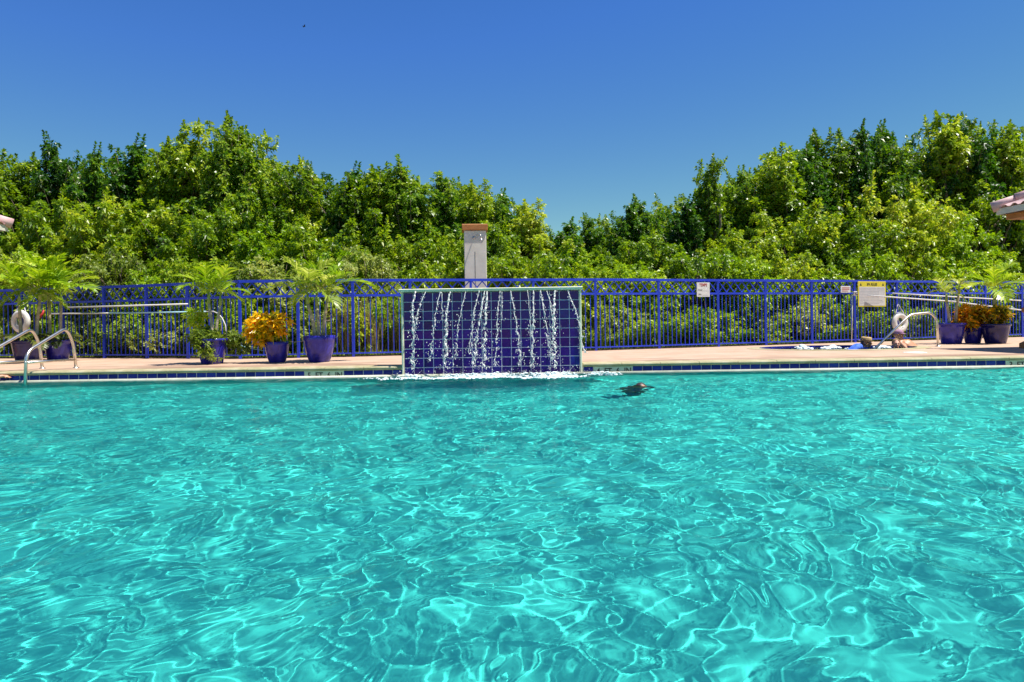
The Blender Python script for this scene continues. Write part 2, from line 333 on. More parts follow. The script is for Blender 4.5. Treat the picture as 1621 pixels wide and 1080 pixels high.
# rolled gutter lip just above the water
lip_prof = [(EDGE - .14, -.19), (EDGE - .15, -.145), (EDGE - .135, -.122), (EDGE - .10, -.116), (EDGE - .07, -.125), (EDGE - .055, -.19)]
def sweep_x(prof, x0, x1):
    b = MB(); n = len(prof)
    b.add([(x0, y, z) for y, z in prof] + [(x1, y, z) for y, z in prof], [(i, i + 1, n + i + 1, n + i) for i in range(n - 1)] + [tuple(range(n))[::-1], tuple(range(n, 2 * n))]); return b
WX0, WX1 = -1.705, 1.058                               # the waterfall wall
for x0, x1 in ((PX0, 0), (.003, PX1)): sweep_x(lip_prof, x0, x1).build('gutter_lip', 'lip', pool_wall, True)
# coping stones
cp = [(EDGE + .30, -.044), (EDGE - .045, -.044), (EDGE - .062, -.03), (EDGE - .066, -.008), (EDGE - .055, .008), (EDGE - .03, .014), (EDGE + .30, .012)]
cm = sweep_x(cp, 0, .604).mesh('coping_stone', 'coping')
x = WX0 - .03 - .61
while x > PX0 - .61: link('coping_stone', cm, pool_wall, (x, 0, rnd.uniform(-.0015, .0015))); x -= .61
x = WX1 + .055
while x < PX1: link('coping_stone', cm, pool_wall, (x, 0, rnd.uniform(-.0015, .0015))); x += .61
struct(sweep_x([(PY0 - .30, -.044), (PY0 + .045, -.044), (PY0 + .06, -.01), (PY0 + .03, .012), (PY0 - .30, .012)], PX0, PX1).build('near_coping', 'coping'))
for sx_, xx in ((-1, PX0), (1, PX1)): struct(MB().box(min(xx - sx_ * .05, xx + sx_ * .3), max(xx - sx_ * .05, xx + sx_ * .3), PY0 + .07, EDGE - .07, -.043, .011).build('side_coping', 'coping'))
# waterline tiles and the depth markers set among them
TP = .1552
tm = MB().chip(.0052, TP - .0052, 0, .03, -.178, -.047, .004).mesh('waterline_tile', 'tile')
mm = MB().chip(.0008, TP - .0008, 0, .03, -.178, -.047, .003).mesh('marker_tile', 'marker')
marks = {}
def mark_at(px, words):
    x0 = (px - ROLL * (590 - HOR) - 810.5) / F * EDGE
    return x0, words
specs = [mark_at(485, ['5', 'FT', '6', 'IN']), mark_at(937, ['4', 'FT', '6', 'IN']), mark_at(1591, ['3', 'FT', '6', 'IN'])]
def run_tiles(xa, xb, step):
    x = xa
    while (x < xb if step > 0 else x > xb):
        left = x if step > 0 else x - TP
        hit = None
        for x0, words in specs:
            k = int(math.floor((left + TP / 2 - x0) / TP))
            if 0 <= k < 4: hit = (words, k)
        if hit:
            words, k = hit
            o = link('marker_tile', mm, pool_wall, (left, EDGE - .022, 0))
            text(words[k], .130, 'ink', o, (TP / 2, -.003, -.158), .002, .0022, sx=.88)
        else: link('waterline_tile', tm, pool_wall, (left, EDGE - .022 + rnd.uniform(-.0015, .0015), 0), (0, rnd.uniform(-.004, .004), 0))
        x += step
run_tiles(WX0 - .035, PX0 + .9, -TP); run_tiles(WX1 + .06, PX1 - .9, TP)

# ------------------------------------------------------------------ water surface: real ripples, so that light focuses on the floor
wr = np.random.default_rng(5)
def ripples(X, Y, spec):
    Z = np.zeros_like(X)
    for lam, amp, n, an in spec:
        for i in range(n):
            th = wr.normal(math.pi / 2, an) if an < 3 else wr.uniform(0, 2 * math.pi)
            k = 2 * math.pi / (lam * wr.uniform(.72, 1.35))
            Z += amp * 1.4 / math.sqrt(n) * np.sin(k * (X * math.cos(th) + Y * math.sin(th)) + wr.uniform(0, 6.28))
    return Z
xs = np.linspace(PX0, PX1, 1300)
ys = [PY0]
while ys[-1] < EDGE - .06: ys.append(ys[-1] + .0165 + .0012 * ys[-1])
ys = np.array(ys[:-1] + [EDGE - .06])
X, Y = np.meshgrid(xs, ys)
Z = ripples(X, Y, ((1.4, .0075, 6, 9), (.62, .0026, 10, .9), (.28, .0006, 12, 9), (.14, .00022, 14, 9)))
def field(lam, n):                                      # unit random field whose zero lines meander like wavelets
    f = ripples(X, Y, ((lam, 1.0, n, 9),)); return f / f.std()
for lam, amp, s_ in ((.85, .0056, .36), (.50, .0035, .42), (.32, .0012, .5)):      # narrow crests between flat water
    Z += amp * np.exp(-(field(lam, 16) / s_) ** 2)
d2 = np.exp(-((Y - 10.3) / .7) ** 2) * ((X > -1.9) & (X < 1.4)); Z += d2 * ripples(X, Y, ((.16, .006, 8, 9), (.10, .003, 8, 9)))
Z *= np.clip((EDGE - .05 - Y) / .3, .5, 1)
nx, ny = len(xs), len(ys); vv = np.stack([X, Y, Z + WATER], -1).reshape(-1, 3)
ii = np.arange(nx * ny).reshape(ny, nx); ff = np.stack([ii[:-1, :-1], ii[:-1, 1:], ii[1:, 1:], ii[1:, :-1]], -1).reshape(-1, 4)
water = struct(link('pool_water', np_mesh('pool_water', vv, ff, 'water', True))); water.cycles.is_caustics_caster = True

# ------------------------------------------------------------------ waterfall wall
WY = EDGE - .055; WZ = 1.222
wall = thing('waterfall_wall', 'deep blue tiled waterfall wall with pale sage trim at the pool edge', 'wall', ((WX0 + WX1) / 2, EDGE, WATER))
wc = Vector(wall.location)
MB().box(WX0 - wc.x, WX1 - wc.x, WY + .0035 - wc.y, EDGE + .42 - wc.y, -.6, WZ - WATER - .06).build('core', 'grout', wall)
cols, rows = 18, 9; tw = (WX1 - WX0) / cols; th = .1475
tl = MB().chip(.0055, tw - .0055, 0, .007, .0055, th - .0055, .0025).mesh('tile', 'wall_tile')
ztop = WZ - .058
for r in range(rows):
    for c in range(cols):
        link('tile', tl, wall, (WX0 + c * tw - wc.x, WY - .004 + rnd.uniform(-.002, .002) - wc.y, ztop - (r + 1) * th - WATER), (rnd.uniform(-.004, .004), 0, rnd.uniform(-.006, .006)))
for xa, xb in ((WX0 - .036, WX0 - .003), (WX1 + .003, WX1 + .036)):
    MB().chip(xa - wc.x, xb - wc.x, WY - .03 - wc.y, EDGE + .42 - wc.y, .02, WZ - WATER - .062, .008).build('side_trim', 'sage', wall)
capm = MB(); capm.add(*(lambda p: ([(xx, y, z) for xx in (WX0 - .062 - wc.x, WX1 + .052 - wc.x) for y, z in p], [(i, (i + 1) % len(p), len(p) + (i + 1) % len(p), len(p) + i) for i in range(len(p))] + [tuple(range(len(p)))[::-1], tuple(range(len(p), 2 * len(p)))]))(
    [(WY - .045 - wc.y, WZ - .05 - WATER), (WY - .07 - wc.y, WZ - .040 - WATER), (WY - .075 - wc.y, WZ - .008 - WATER), (WY - .06 - wc.y, WZ - WATER), (EDGE + .45 - wc.y, WZ - WATER), (EDGE + .45 - wc.y, WZ - .05 - WATER)]))
capm.build('cap', 'sage', wall)
# weir of still water along the cap
def zp(x, y): return (610 + x / 3.856, 340 + y / 3.856)
streams = [([(185, 468), (165, 560), (172, 680), (165, 950)], 1.1), ([(245, 470), (205, 570), (185, 660), (172, 760)], .9), ([(335, 470), (310, 580), (295, 720), (270, 900)], .8), ([(345, 475), (345, 560), (350, 650)], .45),
           ([(395, 470), (375, 590), (370, 750), (365, 950)], 1.25), ([(490, 470), (460, 600), (440, 700), (428, 890)], .7), ([(575, 465), (545, 570), (528, 700), (512, 860)], .8),
           ([(605, 465), (590, 560), (565, 700), (535, 940)], 1.0), ([(622, 468), (612, 600), (605, 780), (602, 950)], 1.2), ([(700, 465), (685, 600), (680, 760), (668, 930)], .7), ([(712, 470), (712, 560), (708, 650)], .4),
           ([(765, 465), (790, 600), (808, 720), (825, 930)], .85), ([(868, 462), (878, 560), (885, 660), (890, 760)], .5), ([(903, 462), (905, 600), (898, 750), (898, 940)], 1.0),
           ([(948, 462), (965, 570), (985, 700), (1012, 890)], .9), ([(985, 460), (1008, 540), (1020, 640), (1030, 740)], .7), ([(1035, 460), (1028, 600), (1028, 750), (1035, 940)], 1.4), ([(1112, 460), (1150, 560), (1182, 640), (1202, 770), (1216, 850)], .8)]
fall = thing('falling_water', 'thin broken streams of white water falling down the blue tiled wall', 'waterfall', ((WX0 + WX1) / 2, WY - .15, WATER))
fc = Vector(fall.location)
drops = MB()
for pts, wd in streams:
    P = []
    for k, (a, b) in enumerate(pts):
        px, py = zp(a, b); fr = (py - 459) / 136
        P.append(at(px, py, WY - .05 - .22 * math.sqrt(max(fr, 0))))
    b = MB(); path = []
    for i in range(len(P) - 1):
        n = max(4, int((P[i] - P[i + 1]).length / .012)); path += [P[i].lerp(P[i + 1], k / n) for k in range(n)]
    path = [p for p in path if p.z > WATER - .01]
    for strand in range(3 if wd > .9 else 2):
        f1, f2, p1, p2 = rnd.uniform(16, 30), rnd.uniform(38, 60), rnd.uniform(0, 6), rnd.uniform(0, 6); seg = []
        def flush():
            global seg_r
            if len(seg) > 2:
                rr = [max(.0012, wd * .0070 * (0.35 + abs(math.sin(q * .5 + p1)) * rnd.uniform(.5, 1.3)) * (1 if 0 < q < len(seg) - 1 else .25)) for q in range(len(seg))]
                b.tube(seg, rr, 6)
        for q, p in enumerate(path):
            fr = q / len(path); sp = (.004 + .016 * fr) * wd
            off = Vector((math.sin(p.z * f1 + p1) * sp + math.sin(p.z * f2 + p2) * sp * .6, math.sin(p.z * f2 + p1) * sp * .6, 0))
            if rnd.random() < .03 + .10 * fr: flush(); seg = []
            else: seg.append(p + off - fc)
        flush()
    for q, p in enumerate(path):
        fr = q / len(path)
        for _ in range(3):
            if rnd.random() < (.12 + .5 * fr) * wd:
                r = rnd.uniform(.0022, .0068); sp = .012 + .045 * fr
                drops.ball((p.x - fc.x + rnd.gauss(0, sp), p.y - fc.y + rnd.gauss(0, .02), p.z - fc.z + rnd.uniform(-.01, .01)), (r * rnd.uniform(.7, 1.6), r, r * rnd.uniform(.8, 2.2)), 6, 4)
    b.build('stream', 'spray', fall, True)
for _ in range(420):                                    # spray over the splash line
    xx = rnd.uniform(WX0 - .1, WX1 + .15); r = rnd.uniform(.002, .006); z = abs(rnd.gauss(0, .07))
    drops.ball((xx - fc.x, rnd.gauss(-.05, .12), z), (r, r, r * rnd.uniform(.8, 1.8)), 6, 4)
stuff(drops.build('droplets', 'spray', fall, True))
# foam where the streams land
fm = MB(); hot = [(rnd.choice([rnd.gauss(-1.05, .40), rnd.gauss(-.40, .35), rnd.gauss(.70, .32), rnd.uniform(WX0, WX1)]), WY - .22 - rnd.random() ** 1.7 * .55, rnd.uniform(.04, .16)) for _ in range(46)] + [(1.36, 10.42, .10), (1.25, 10.5, .07), (1.5, 10.36, .06)]
for _ in range(3600):
    hx, hy, hs_ = rnd.choice(hot); xx = hx + rnd.gauss(0, hs_); yy = min(hy + rnd.gauss(0, hs_ * .45), EDGE - .17)
    r = rnd.uniform(.003, .017) * (1.2 if rnd.random() < .3 else .7)
    fm.ball((xx, yy, WATER + rnd.uniform(-.004, .012) + (rnd.random() ** 4) * .05 * (1 if yy > 10.3 else .2)), (r * rnd.uniform(1, 2.6), r * rnd.uniform(.9, 2), r * .6), 7, 4)
stuff(fm.build('foam', 'foam', None, True), 'white foam churning along the foot of the tiled waterfall wall', 'foam')

# ------------------------------------------------------------------ blue fence
fence = thing('metal_fence', 'blue metal picket fence with a lattice band along its top rail', 'fence', (0, posts[12].y, 0))
fo_ = Vector(fence.location)
post_m = MB().box(-.026, .026, -.026, .026, 0, 1.565).mesh('post', 'blue_paint')
pick_m = MB().box(-.0075, .0075, -.0075, .0075, .085, 1.258).mesh('picket', 'blue_paint')
top_m = MB().box(0, 1, -.03, .03, 1.566, 1.622).mesh('top_rail', 'blue_paint')
mid_m = MB().box(0, 1, -.021, .021, 1.255, 1.302).mesh('middle_rail', 'blue_paint')
low_m = MB().box(0, 1, -.017, .017, .062, .09).mesh('bottom_rail', 'blue_paint')
bar_m = MB().box(-.5, .5, -.006, .006, -.011, .011).mesh('lattice_bar', 'blue_paint')
for p in posts: link('post', post_m, fence, p - fo_)
for k_, (a, b) in enumerate(zip(posts[:-1], posts[1:])):
    d = b - a; L = d.length; rz = math.atan2(d.y, d.x); u = d / L
    link('top_rail', top_m, fence, a - fo_, (0, 0, rz), (L, 1, 1))
    for m_ in (mid_m, low_m): link(m_.name, m_, fence, a + u * .027 - fo_, (0, 0, rz), (L - .054, 1, 1))
    n = max(6, round(L / .1175))
    for i in range(1, n): link('picket', pick_m, fence, a + u * (L * i / n) - fo_, (rnd.uniform(-.003, .003), 0, rz))
    nx_ = max(3, round(L / .245)); cw = (L - .06) / nx_; hh = .262; ll = math.hypot(cw, hh); ang = math.atan2(hh, cw)
    for i in range(nx_):
        c = a + u * (.03 + cw * (i + .5)) + Vector((0, 0, 1.434)) - fo_
        for s_ in (-1, 1):
            o = link('lattice_bar', bar_m, fence, c + Vector((-u.y, u.x, 0)) * (.0075 * s_), None, (ll, 1, 1))
            o.rotation_euler = (Matrix.Rotation(rz, 3, 'Z') @ Matrix.Rotation(-ang * s_, 3, 'Y')).to_euler()

# ------------------------------------------------------------------ foliage
def norm(a): return a / np.maximum(np.linalg.norm(a, axis=-1, keepdims=True), 1e-9)
def shoots(base, dirs, length, nl, ll, lw, spread=(75, 22), droop=.12, g=nr):
    n = len(base); d = norm(dirs); up = np.where(np.abs(d[:, 2:3]) > .9, np.array([[1., 0, 0]]), np.array([[0, 0, 1.]]))
    e1 = norm(np.cross(d, up)); e2 = np.cross(d, e1)
    t = np.linspace(.12, 1, nl)[None, :] + g.uniform(-.03, .03, (n, nl)); az = g.uniform(0, 6.28, (n, 1)) + np.arange(nl)[None] * 2.4 + g.uniform(-.3, .3, (n, nl))
    an = np.radians(spread[0] + (spread[1] - spread[0]) * t + g.uniform(-12, 12, (n, nl)))
    rad = e1[:, None] * np.cos(az)[..., None] + e2[:, None] * np.sin(az)[..., None]
    ld = norm(d[:, None] * np.cos(an)[..., None] + rad * np.sin(an)[..., None])
    p = base[:, None] + d[:, None] * (length[:, None] * t)[..., None]
    side = norm(np.cross(ld, d[:, None] + 1e-4)); nor = np.cross(side, ld)
    tw_ = g.normal(0, .5, (n, nl))[..., None]; side = norm(side * np.cos(tw_) + nor * np.sin(tw_)); nor = np.cross(side, ld)
    l = ll * g.uniform(.7, 1.25, (n, nl))[..., None] * (1.1 - .4 * t[..., None]); w = lw * g.uniform(.75, 1.25, (n, nl))[..., None] * .5
    dz = np.zeros_like(ld); dz[..., 2] = -1
    mid = p + ld * l * .48 + nor * l * .06
    v = np.stack([p, mid + side * w, p + ld * l + dz * l * droop, mid - side * w], 2).reshape(-1, 3)
    return v, np.arange(len(v)).reshape(-1, 4)
def crown_points(lobes, n, g, rmin=.72, rmax=1.08):
    c = np.array([l[0] for l in lobes]); r = np.array([l[1] for l in lobes]); wts = r[:, 0] * r[:, 2]; k = g.choice(len(lobes), n, p=wts / wts.sum())
    u = norm(g.normal(0, 1, (n, 3)) + np.array([0, 0, .25])); p = c[k] + u * r[k] * g.uniform(rmin, rmax, (n, 1))
    return p, u
def make_tree(seed, mat, h, w, nplume, zlow, plen, nros=26, ll=.15, top=.5, splay=(.25, 1.05), nlead=0):
    """a thicket tree: upright leafy branches (plumes) set all through the crown, each carrying whorls of leaves"""
    g = np.random.default_rng(seed); b = MB(); P, Dv = [], []; tips = []; ends = []
    lean = g.normal(0, .05, 2)
    for i in range(nplume):
        k = (i + g.uniform(0, 1)) / nplume; L = plen * g.uniform(.65, 1.35); z0 = zlow + (h - zlow - L * .8) * k ** .8
        R = w * .5 * (1 - top * max(0, k - .35) / .65); a = g.uniform(0, 6.28); q = R * math.sqrt(g.uniform(.05, 1))
        c = np.array([q * math.cos(a) + lean[0] * z0, q * math.sin(a) * .9 + lean[1] * z0, max(z0, .05)])
        out = np.array([math.cos(a), math.sin(a), 0]) * (q / max(R, .1)); d = norm(np.array([0, 0, 1.]) + out * g.uniform(*splay) + g.normal(0, .26 * splay[1], 3)); L *= 1.15 - .4 * abs(out[0])
        n = int(nros * L / plen); t = np.sort(g.uniform(.08, 1, n)); bend = np.array([0, 0, .25]) + g.normal(0, .15, 3)
        ax = c + d * (L * t)[:, None] + bend * (L * t ** 2 * .3)[:, None]
        off = norm(g.normal(0, 1, (n, 3)) * np.array([1, 1, .4])); rad = (.05 + .20 * plen ** .5 * np.sin(np.pi * (.12 + .86 * t)) ** .8) * g.uniform(.3, 1.1, n)
        P.append(ax + off * rad[:, None]); Dv.append(off * .75 + d * .6 + np.array([0, 0, .25]))
        b.tube([Vector(c - d * .15), Vector(c + d * L * .5 + bend * L * .075), Vector(c + d * L + bend * L * .3)], [.016, .010, .003], 4); tips.append(c); ends.append(c + d * L * .75 + bend * L * .2)
    P = np.concatenate(P); Dv = np.concatenate(Dv)
    v, f = shoots(P, Dv + g.normal(0, .2, Dv.shape), g.uniform(.05, .13, len(P)), 10, ll, ll * .44, (95, 32), .28, g)
    if nlead:                                           # single upright leaders above the crown
        eb = np.array(sorted(ends, key=lambda e: -e[2])[:max(nlead, 4)])[:nlead]; ld = np.array([0, 0, 1.]) + g.normal(0, .24, (nlead, 3)); ll_ = g.uniform(.30, .70, nlead)
        v2, f2 = shoots(eb, ld, ll_, 34, ll * 1.2, ll * .5, (98, 22), .2, g); f2 = f2 + len(v); v = np.concatenate([v, v2]); f = np.concatenate([f, f2])
        for e_, d_, l_ in zip(eb, norm(ld), ll_): b.tube([Vector(e_ - d_ * .3), Vector(e_ + d_ * float(l_))], [.010, .003], 4)
    crown = np_mesh('crown', v, f, mat); hh = float(np.percentile(v[:, 2], 99.9))
    for s in range(2 if w > 2 else 1):
        o = Vector((g.uniform(-.25, .25), g.uniform(-.2, .2), 0)); pts = [o + Vector((g.normal(0, .05) * j + lean[0] * h * .8 * j / 6, g.normal(0, .05) * j, h * .8 * j / 6)) for j in range(7)]; pts[0].z = -.1
        b.tube(pts, [(.085 * (1 - j / 7.5) + .012) * (h / 4) ** .5 for j in range(7)], 7)
        for c in tips[s::4]:
            q = pts[max(0, min(5, int((c[2] - .3) / h * 6)))]; m_ = q.lerp(Vector(c), .5) + Vector((0, 0, -.1)); b.tube([q, m_, Vector(c)], [.03, .022, .014], 5)
    return crown, b.mesh('trunk', 'bark', True), hh
tall = [make_tree(21 + i, ('leaf', 'leaf_dark', 'leaf', 'leaf_dark')[i], 5.6, (3.4, 3.0, 3.8, 3.2)[i], 92, .9, 1.25, 34, .13, (.3, .55, .2, .45)[i], nlead=5) for i in range(4)]
spire = [make_tree(31 + i, ('leaf', 'leaf_dark', 'leaf')[i], 5.4, 1.2, 46, 1.6, 1.05, 26, .135, .85, (.1, .6), 4) for i in range(3)]
mid = [make_tree(41 + i, ('leaf', 'leaf_lime', 'leaf')[i], 3.6, 3.1, 84, .3, .85, 26, .128, .35, nlead=3) for i in range(3)]
low = [make_tree(61 + i, ('leaf', 'leaf_lime', 'leaf_pale')[i], 2.3, 2.3, 78, .05, .55, 18, .115, .25) for i in range(3)]
tiny = [make_tree(81 + i, ('leaf_lime', 'leaf_pale')[i], 1.0, 1.1, 34, .02, .36, 9, .105, .3) for i in range(2)]
tiny2 = [make_tree(91 + i, ('leaf', 'leaf_lime')[i], 1.1, 1.2, 40, .02, .4, 9, .115, .3) for i in range(2)]
SKY_X = [-200, 0, 60, 100, 150, 200, 250, 300, 335, 370, 400, 418, 440, 480, 520, 560, 600, 650, 690, 720, 760, 800, 830, 850, 880, 895, 930, 980, 1030, 1080, 1110, 1130, 1170, 1200, 1250, 1310, 1350, 1400, 1440, 1500, 1540, 1580, 1621, 1800]
SKY_Y = [250, 252, 240, 215, 238, 224, 228, 218, 205, 188, 196, 290, 262, 258, 262, 268, 262, 256, 268, 282, 290, 304, 318, 345, 347, 366, 347, 322, 312, 318, 300, 252, 262, 242, 232, 205, 195, 190, 212, 180, 182, 186, 205, 230]
def skyline(px): return float(np.interp(px, SKY_X, SKY_Y))
def low_skyline(px, w=48): return max(skyline(px + d) for d in range(-w, w + 1, 8))
def plant_tree(var, name, px, D, ytop, label, cat, group, sxy=1.0):
    crown, trunk, h = var; top = at(px, ytop, D); s = (top.z + .04) / h
    r = bpy.data.objects.new(name, None); C.objects.link(r); r.location = (top.x, D, -.04); r.rotation_euler = (0, 0, rnd.uniform(0, 6.28)); tag(r, label, cat, group)
    k = sxy * (.55 + .45 * s); r.scale = (k, k, s)
    link('trunk', trunk, r); link('crown', crown, r); return r
def fd(px): return F / fence_scale(px)
def zone(px):
    if px < 300: return 'beyond the palms at the pool rails'
    if px < 640: return 'beyond the yellow croton'
    if px < 930: return 'behind the waterfall wall'
    if px < 1300: return 'beyond the temps sign'
    return 'beyond the spa'
px = -150
while px < 1790:                                        # back row draws the skyline
    vi = rnd.randrange(4); lab = ('broad bright', 'narrow dark', 'spreading bright', 'rounded dark')[vi] + ' tree at the thicket back ' + zone(px)
    plant_tree(tall[vi], 'thicket_tree', px, fd(px) + 6.0 + rnd.uniform(-.6, .6), low_skyline(px) + rnd.uniform(-6, 14), lab, 'tree', ('bright' if vi % 2 == 0 else 'dark') + ' trees at the back ' + zone(px), rnd.uniform(.85, 1.05))
    px += rnd.uniform(58, 80)
for px in (372, 391, 345, 101, 300, 205, 252, 147, 1500, 1545, 1341, 1310, 1130, 1171, 1415, 655, 480, 441, 590, 701, 746, 830, 1031, 1075, 985, 545, 785, 1600, 881, 945, 1230, 1265, 1385, 30):      # the spires that stand out of the skyline
    lab = ('slender bright' if px % 2 == 0 else 'slender dark') + ' tree with upright shoots ' + zone(px)
    plant_tree(spire[(0, 2)[px // 2 % 2] if px % 2 == 0 else 1], 'spire_tree', px, fd(px) + 4.6 + rnd.uniform(-.4, .4), skyline(px) - 2, lab, 'tree', 'spires in the skyline ' + zone(px), rnd.uniform(.8, 1.1))
px = -120
while px < 1760:                                        # middle row
    y = low_skyline(px) * .55 + 440 * .45 + rnd.uniform(-22, 22)
    vi = rnd.randrange(3); plant_tree(mid[vi], 'bushy_tree', px, fd(px) + 3.7 + rnd.uniform(-.4, .4), min(y, 392), ('bushy deep green', 'bushy lime green', 'loose green')[vi] + ' tree of middle height ' + zone(px), 'tree', 'bushy trees of middle height ' + zone(px), rnd.uniform(.9, 1.1))
    px += rnd.uniform(66, 92)
px = -90
while px < 1730:                                        # front row just behind the fence
    v = 2 if px < 640 and rnd.random() < .6 else rnd.randrange(2); y = rnd.uniform(385, 432)
    plant_tree(low[v], 'hedge_shrub', px, fd(px) + 1.95 + rnd.uniform(-.2, .3), y, ('dense green', 'dense lime green', 'pale leaved')[v] + ' shrub growing close ' + zone(px), 'shrub', 'shrubs close ' + zone(px), rnd.uniform(.8, 1.0))
    px += rnd.uniform(52, 70)
for px in list(range(10, 640, 33)) + list(range(932, 1640, 33)):
    vi = rnd.randrange(4); plant_tree((tiny + tiny2)[vi], 'leafy_shrub', px + rnd.uniform(-9, 9), fd(px) + 1.02 + rnd.uniform(-.05, .2), rnd.uniform(462, 500), ('lime green small', 'pale small', 'deep green', 'bright lime')[vi] + ' shrub standing behind the pickets ' + zone(px), 'shrub', 'leafy shrubs at the pickets ' + zone(px), .85)
for px in (700, 1055, 1085, 1110, 1165, 1190, 1225, 1300, 1325, 1345, 190, 215, 255, 275, 410, 1390, 960, 1005):
    plant_tree(tiny[0 if px > 640 else 1], 'low_shrub', px + rnd.uniform(-5, 5), fd(px) + .80 + rnd.uniform(-.05, .15), rnd.uniform(494, 520), 'low lime green shrub just through the pickets ' + zone(px), 'shrub', 'low shrubs at the pickets ' + zone(px), 1.0)
# grass along the foot of the fence, dry reeds, strap leaved clumps
def blades(n, box, h, w, lean, mat, name, seed, parent=None):
    g = np.random.default_rng(seed); b = np.stack([g.uniform(box[0], box[1], n), g.uniform(box[2], box[3], n), np.full(n, -.04)], -1)
    return blade_mesh(b, h, w, lean, mat, name, g)
def blade_mesh(b, h, w, lean, mat, name, g):
    n = len(b); a = g.uniform(0, 6.28, n); d = np.stack([np.cos(a), np.sin(a), np.zeros(n)], -1); sd = np.stack([-np.sin(a), np.cos(a), np.zeros(n)], -1)
    L = (h * g.uniform(.5, 1.15, n))[:, None]; k = (lean * g.uniform(.2, 1.3, n))[:, None]; ww = (w * g.uniform(.6, 1.3, n))[:, None]; up = np.array([[0, 0, 1.]])
    m_ = b + up * L * .6 + d * L * k * .3; t = b + up * L * (1 - .25 * k) + d * L * k
    v = np.stack([b - sd * ww * .5, b + sd * ww * .5, m_ + sd * ww * .45, t, m_ - sd * ww * .45], 1).reshape(-1, 3)
    i = np.arange(n)[:, None] * 5; f = np.concatenate([i + np.array([[0, 1, 2, 4]])]); f2 = i + np.array([[4, 2, 3, 3]])
    me = bpy.data.meshes.new(name); tri = [(a_ + 4, a_ + 2, a_ + 3) for a_ in range(0, 5 * n, 5)]
    me.from_pydata(v.tolist(), [], f.tolist() + tri); me.materials.append(M[mat]); return me
gb = []
g0 = np.random.default_rng(3)
for _ in range(9000):
    x = g0.uniform(-14, 16); gb.append((x, fence_y(x) + .18 + abs(g0.normal(0, .35)), -.04))
stuff(link('grass', blade_mesh(np.array(gb), .17, .012, .6, 'leaf_lime', 'grass', g0)), 'short green grass along the foot of the blue fence', 'grass')
for i, px in enumerate((545, 566, 590, 612, 632, 655)):
    g = np.random.default_rng(300 + i); D = fd(px) + .62 + (i % 2) * .25; b = np.stack([g.normal(0, .12, 110), g.normal(0, .08, 110), np.zeros(110)], -1)
    tag(link('dry_reed_clump', blade_mesh(b, 1.35, .012, .30, 'dry', 'dry_reed_clump', g), None, at(px, 508, D) * 1 + Vector((0, 0, -.74))), 'clump of dry brown reeds behind the pickets beside the tiled wall', 'reeds', 'dry reeds beside the tiled wall')
for i, px in enumerate((932, 950, 972, 992, 1018)):
    g = np.random.default_rng(330 + i); D = fd(px) + .5; b = np.stack([g.normal(0, .07, 46), g.normal(0, .07, 46), np.zeros(46)], -1)
    tag(link('strap_leaf_plant', blade_mesh(b, .62, .035, .75, 'strap', 'strap_leaf_plant', g), None, at(px, 508, D) + Vector((0, 0, -.74))), 'clump of long strap leaves at the fence foot right of the tiled wall', 'plant', 'strap leaved clumps by the wall')

# ------------------------------------------------------------------ potted palms and crotons
def frond_mesh(L, e0, e1, mat, seed, nl=13, wid=.46, lw=.046):
    g = np.random.default_rng(seed); n = 14; pts = [np.zeros(3)]; dirs = []
    for i in range(n):
        e = math.radians(e0 + (e1 - e0) * (i / n) ** .85); dv = np.array([math.cos(e), 0, math.sin(e)]); dirs.append(dv); pts.append(pts[-1] + dv * L / n)
    dirs.append(dirs[-1]); pts = np.array(pts); dirs = np.array(dirs); b = MB()
    b.tube([Vector(p) for p in pts], [.008 * (1 - .75 * i / n) for i in range(n + 1)], 4)
    for k in range(nl):
        t = .18 + .82 * (k + .5) / nl; q = t * n; i = min(int(q), n - 1); p = pts[i] + (pts[i + 1] - pts[i]) * (q - i); d = dirs[i]; up = np.array([-d[2], 0, d[0]])
        ln = wid * L * (math.sin(math.pi * (.12 + .86 * t)) ** .6) * g.uniform(.85, 1.12)
        for s in (-1, 1):
            a = math.radians(g.uniform(34, 52) if t < .9 else g.uniform(12, 25)); o = d * math.cos(a) + np.array([0, s, 0]) * math.sin(a) + up * g.uniform(.12, .26); o /= np.linalg.norm(o)
            o2 = o + np.array([0, 0, -g.uniform(.3, .5)]); o2 /= np.linalg.norm(o2); w_ = d - o * d.dot(o); w_ /= np.linalg.norm(w_); w_ = w_ * lw * .5 * (L / .8)
            m_ = p + o * ln * .5; e = m_ + o2 * ln * .5
            b.add([p - w_ * .5, p + w_ * .5, m_ + w_, m_ - w_, e], [(0, 1, 2, 3), (3, 2, 4)])
    return b.mesh('frond', mat)
FR = {}
for key, mt in (('g', 'frond'), ('p', 'frond_pale'), ('d', 'frond_dark')):
    FR[key] = [frond_mesh(1, 84, 30, mt, 1), frond_mesh(1, 70, -5, mt, 2), frond_mesh(1, 52, -35, mt, 3), frond_mesh(1, 30, -60, mt, 4)]
def pot_profile(w, h, style):
    r = w / 2
    if style == 'belly': return [(0, .004), (r * .60, .004), (r * .64, .012), (r * .80, h * .30), (r * .93, h * .62), (r * .955, h * .78), (r * .99, h * .82), (r, h * .9), (r * .985, h), (r * .90, h), (r * .88, h * .9), (r * .86, h * .80), (0, h * .80)]
    return [(0, .004), (r * .62, .004), (r * .66, .014), (r * .78, h * .35), (r * .88, h * .75), (r * .9, h * .88), (r, h * .905), (r, h * .985), (r * .97, h), (r * .88, h), (r * .85, h * .86), (0, h * .86)]
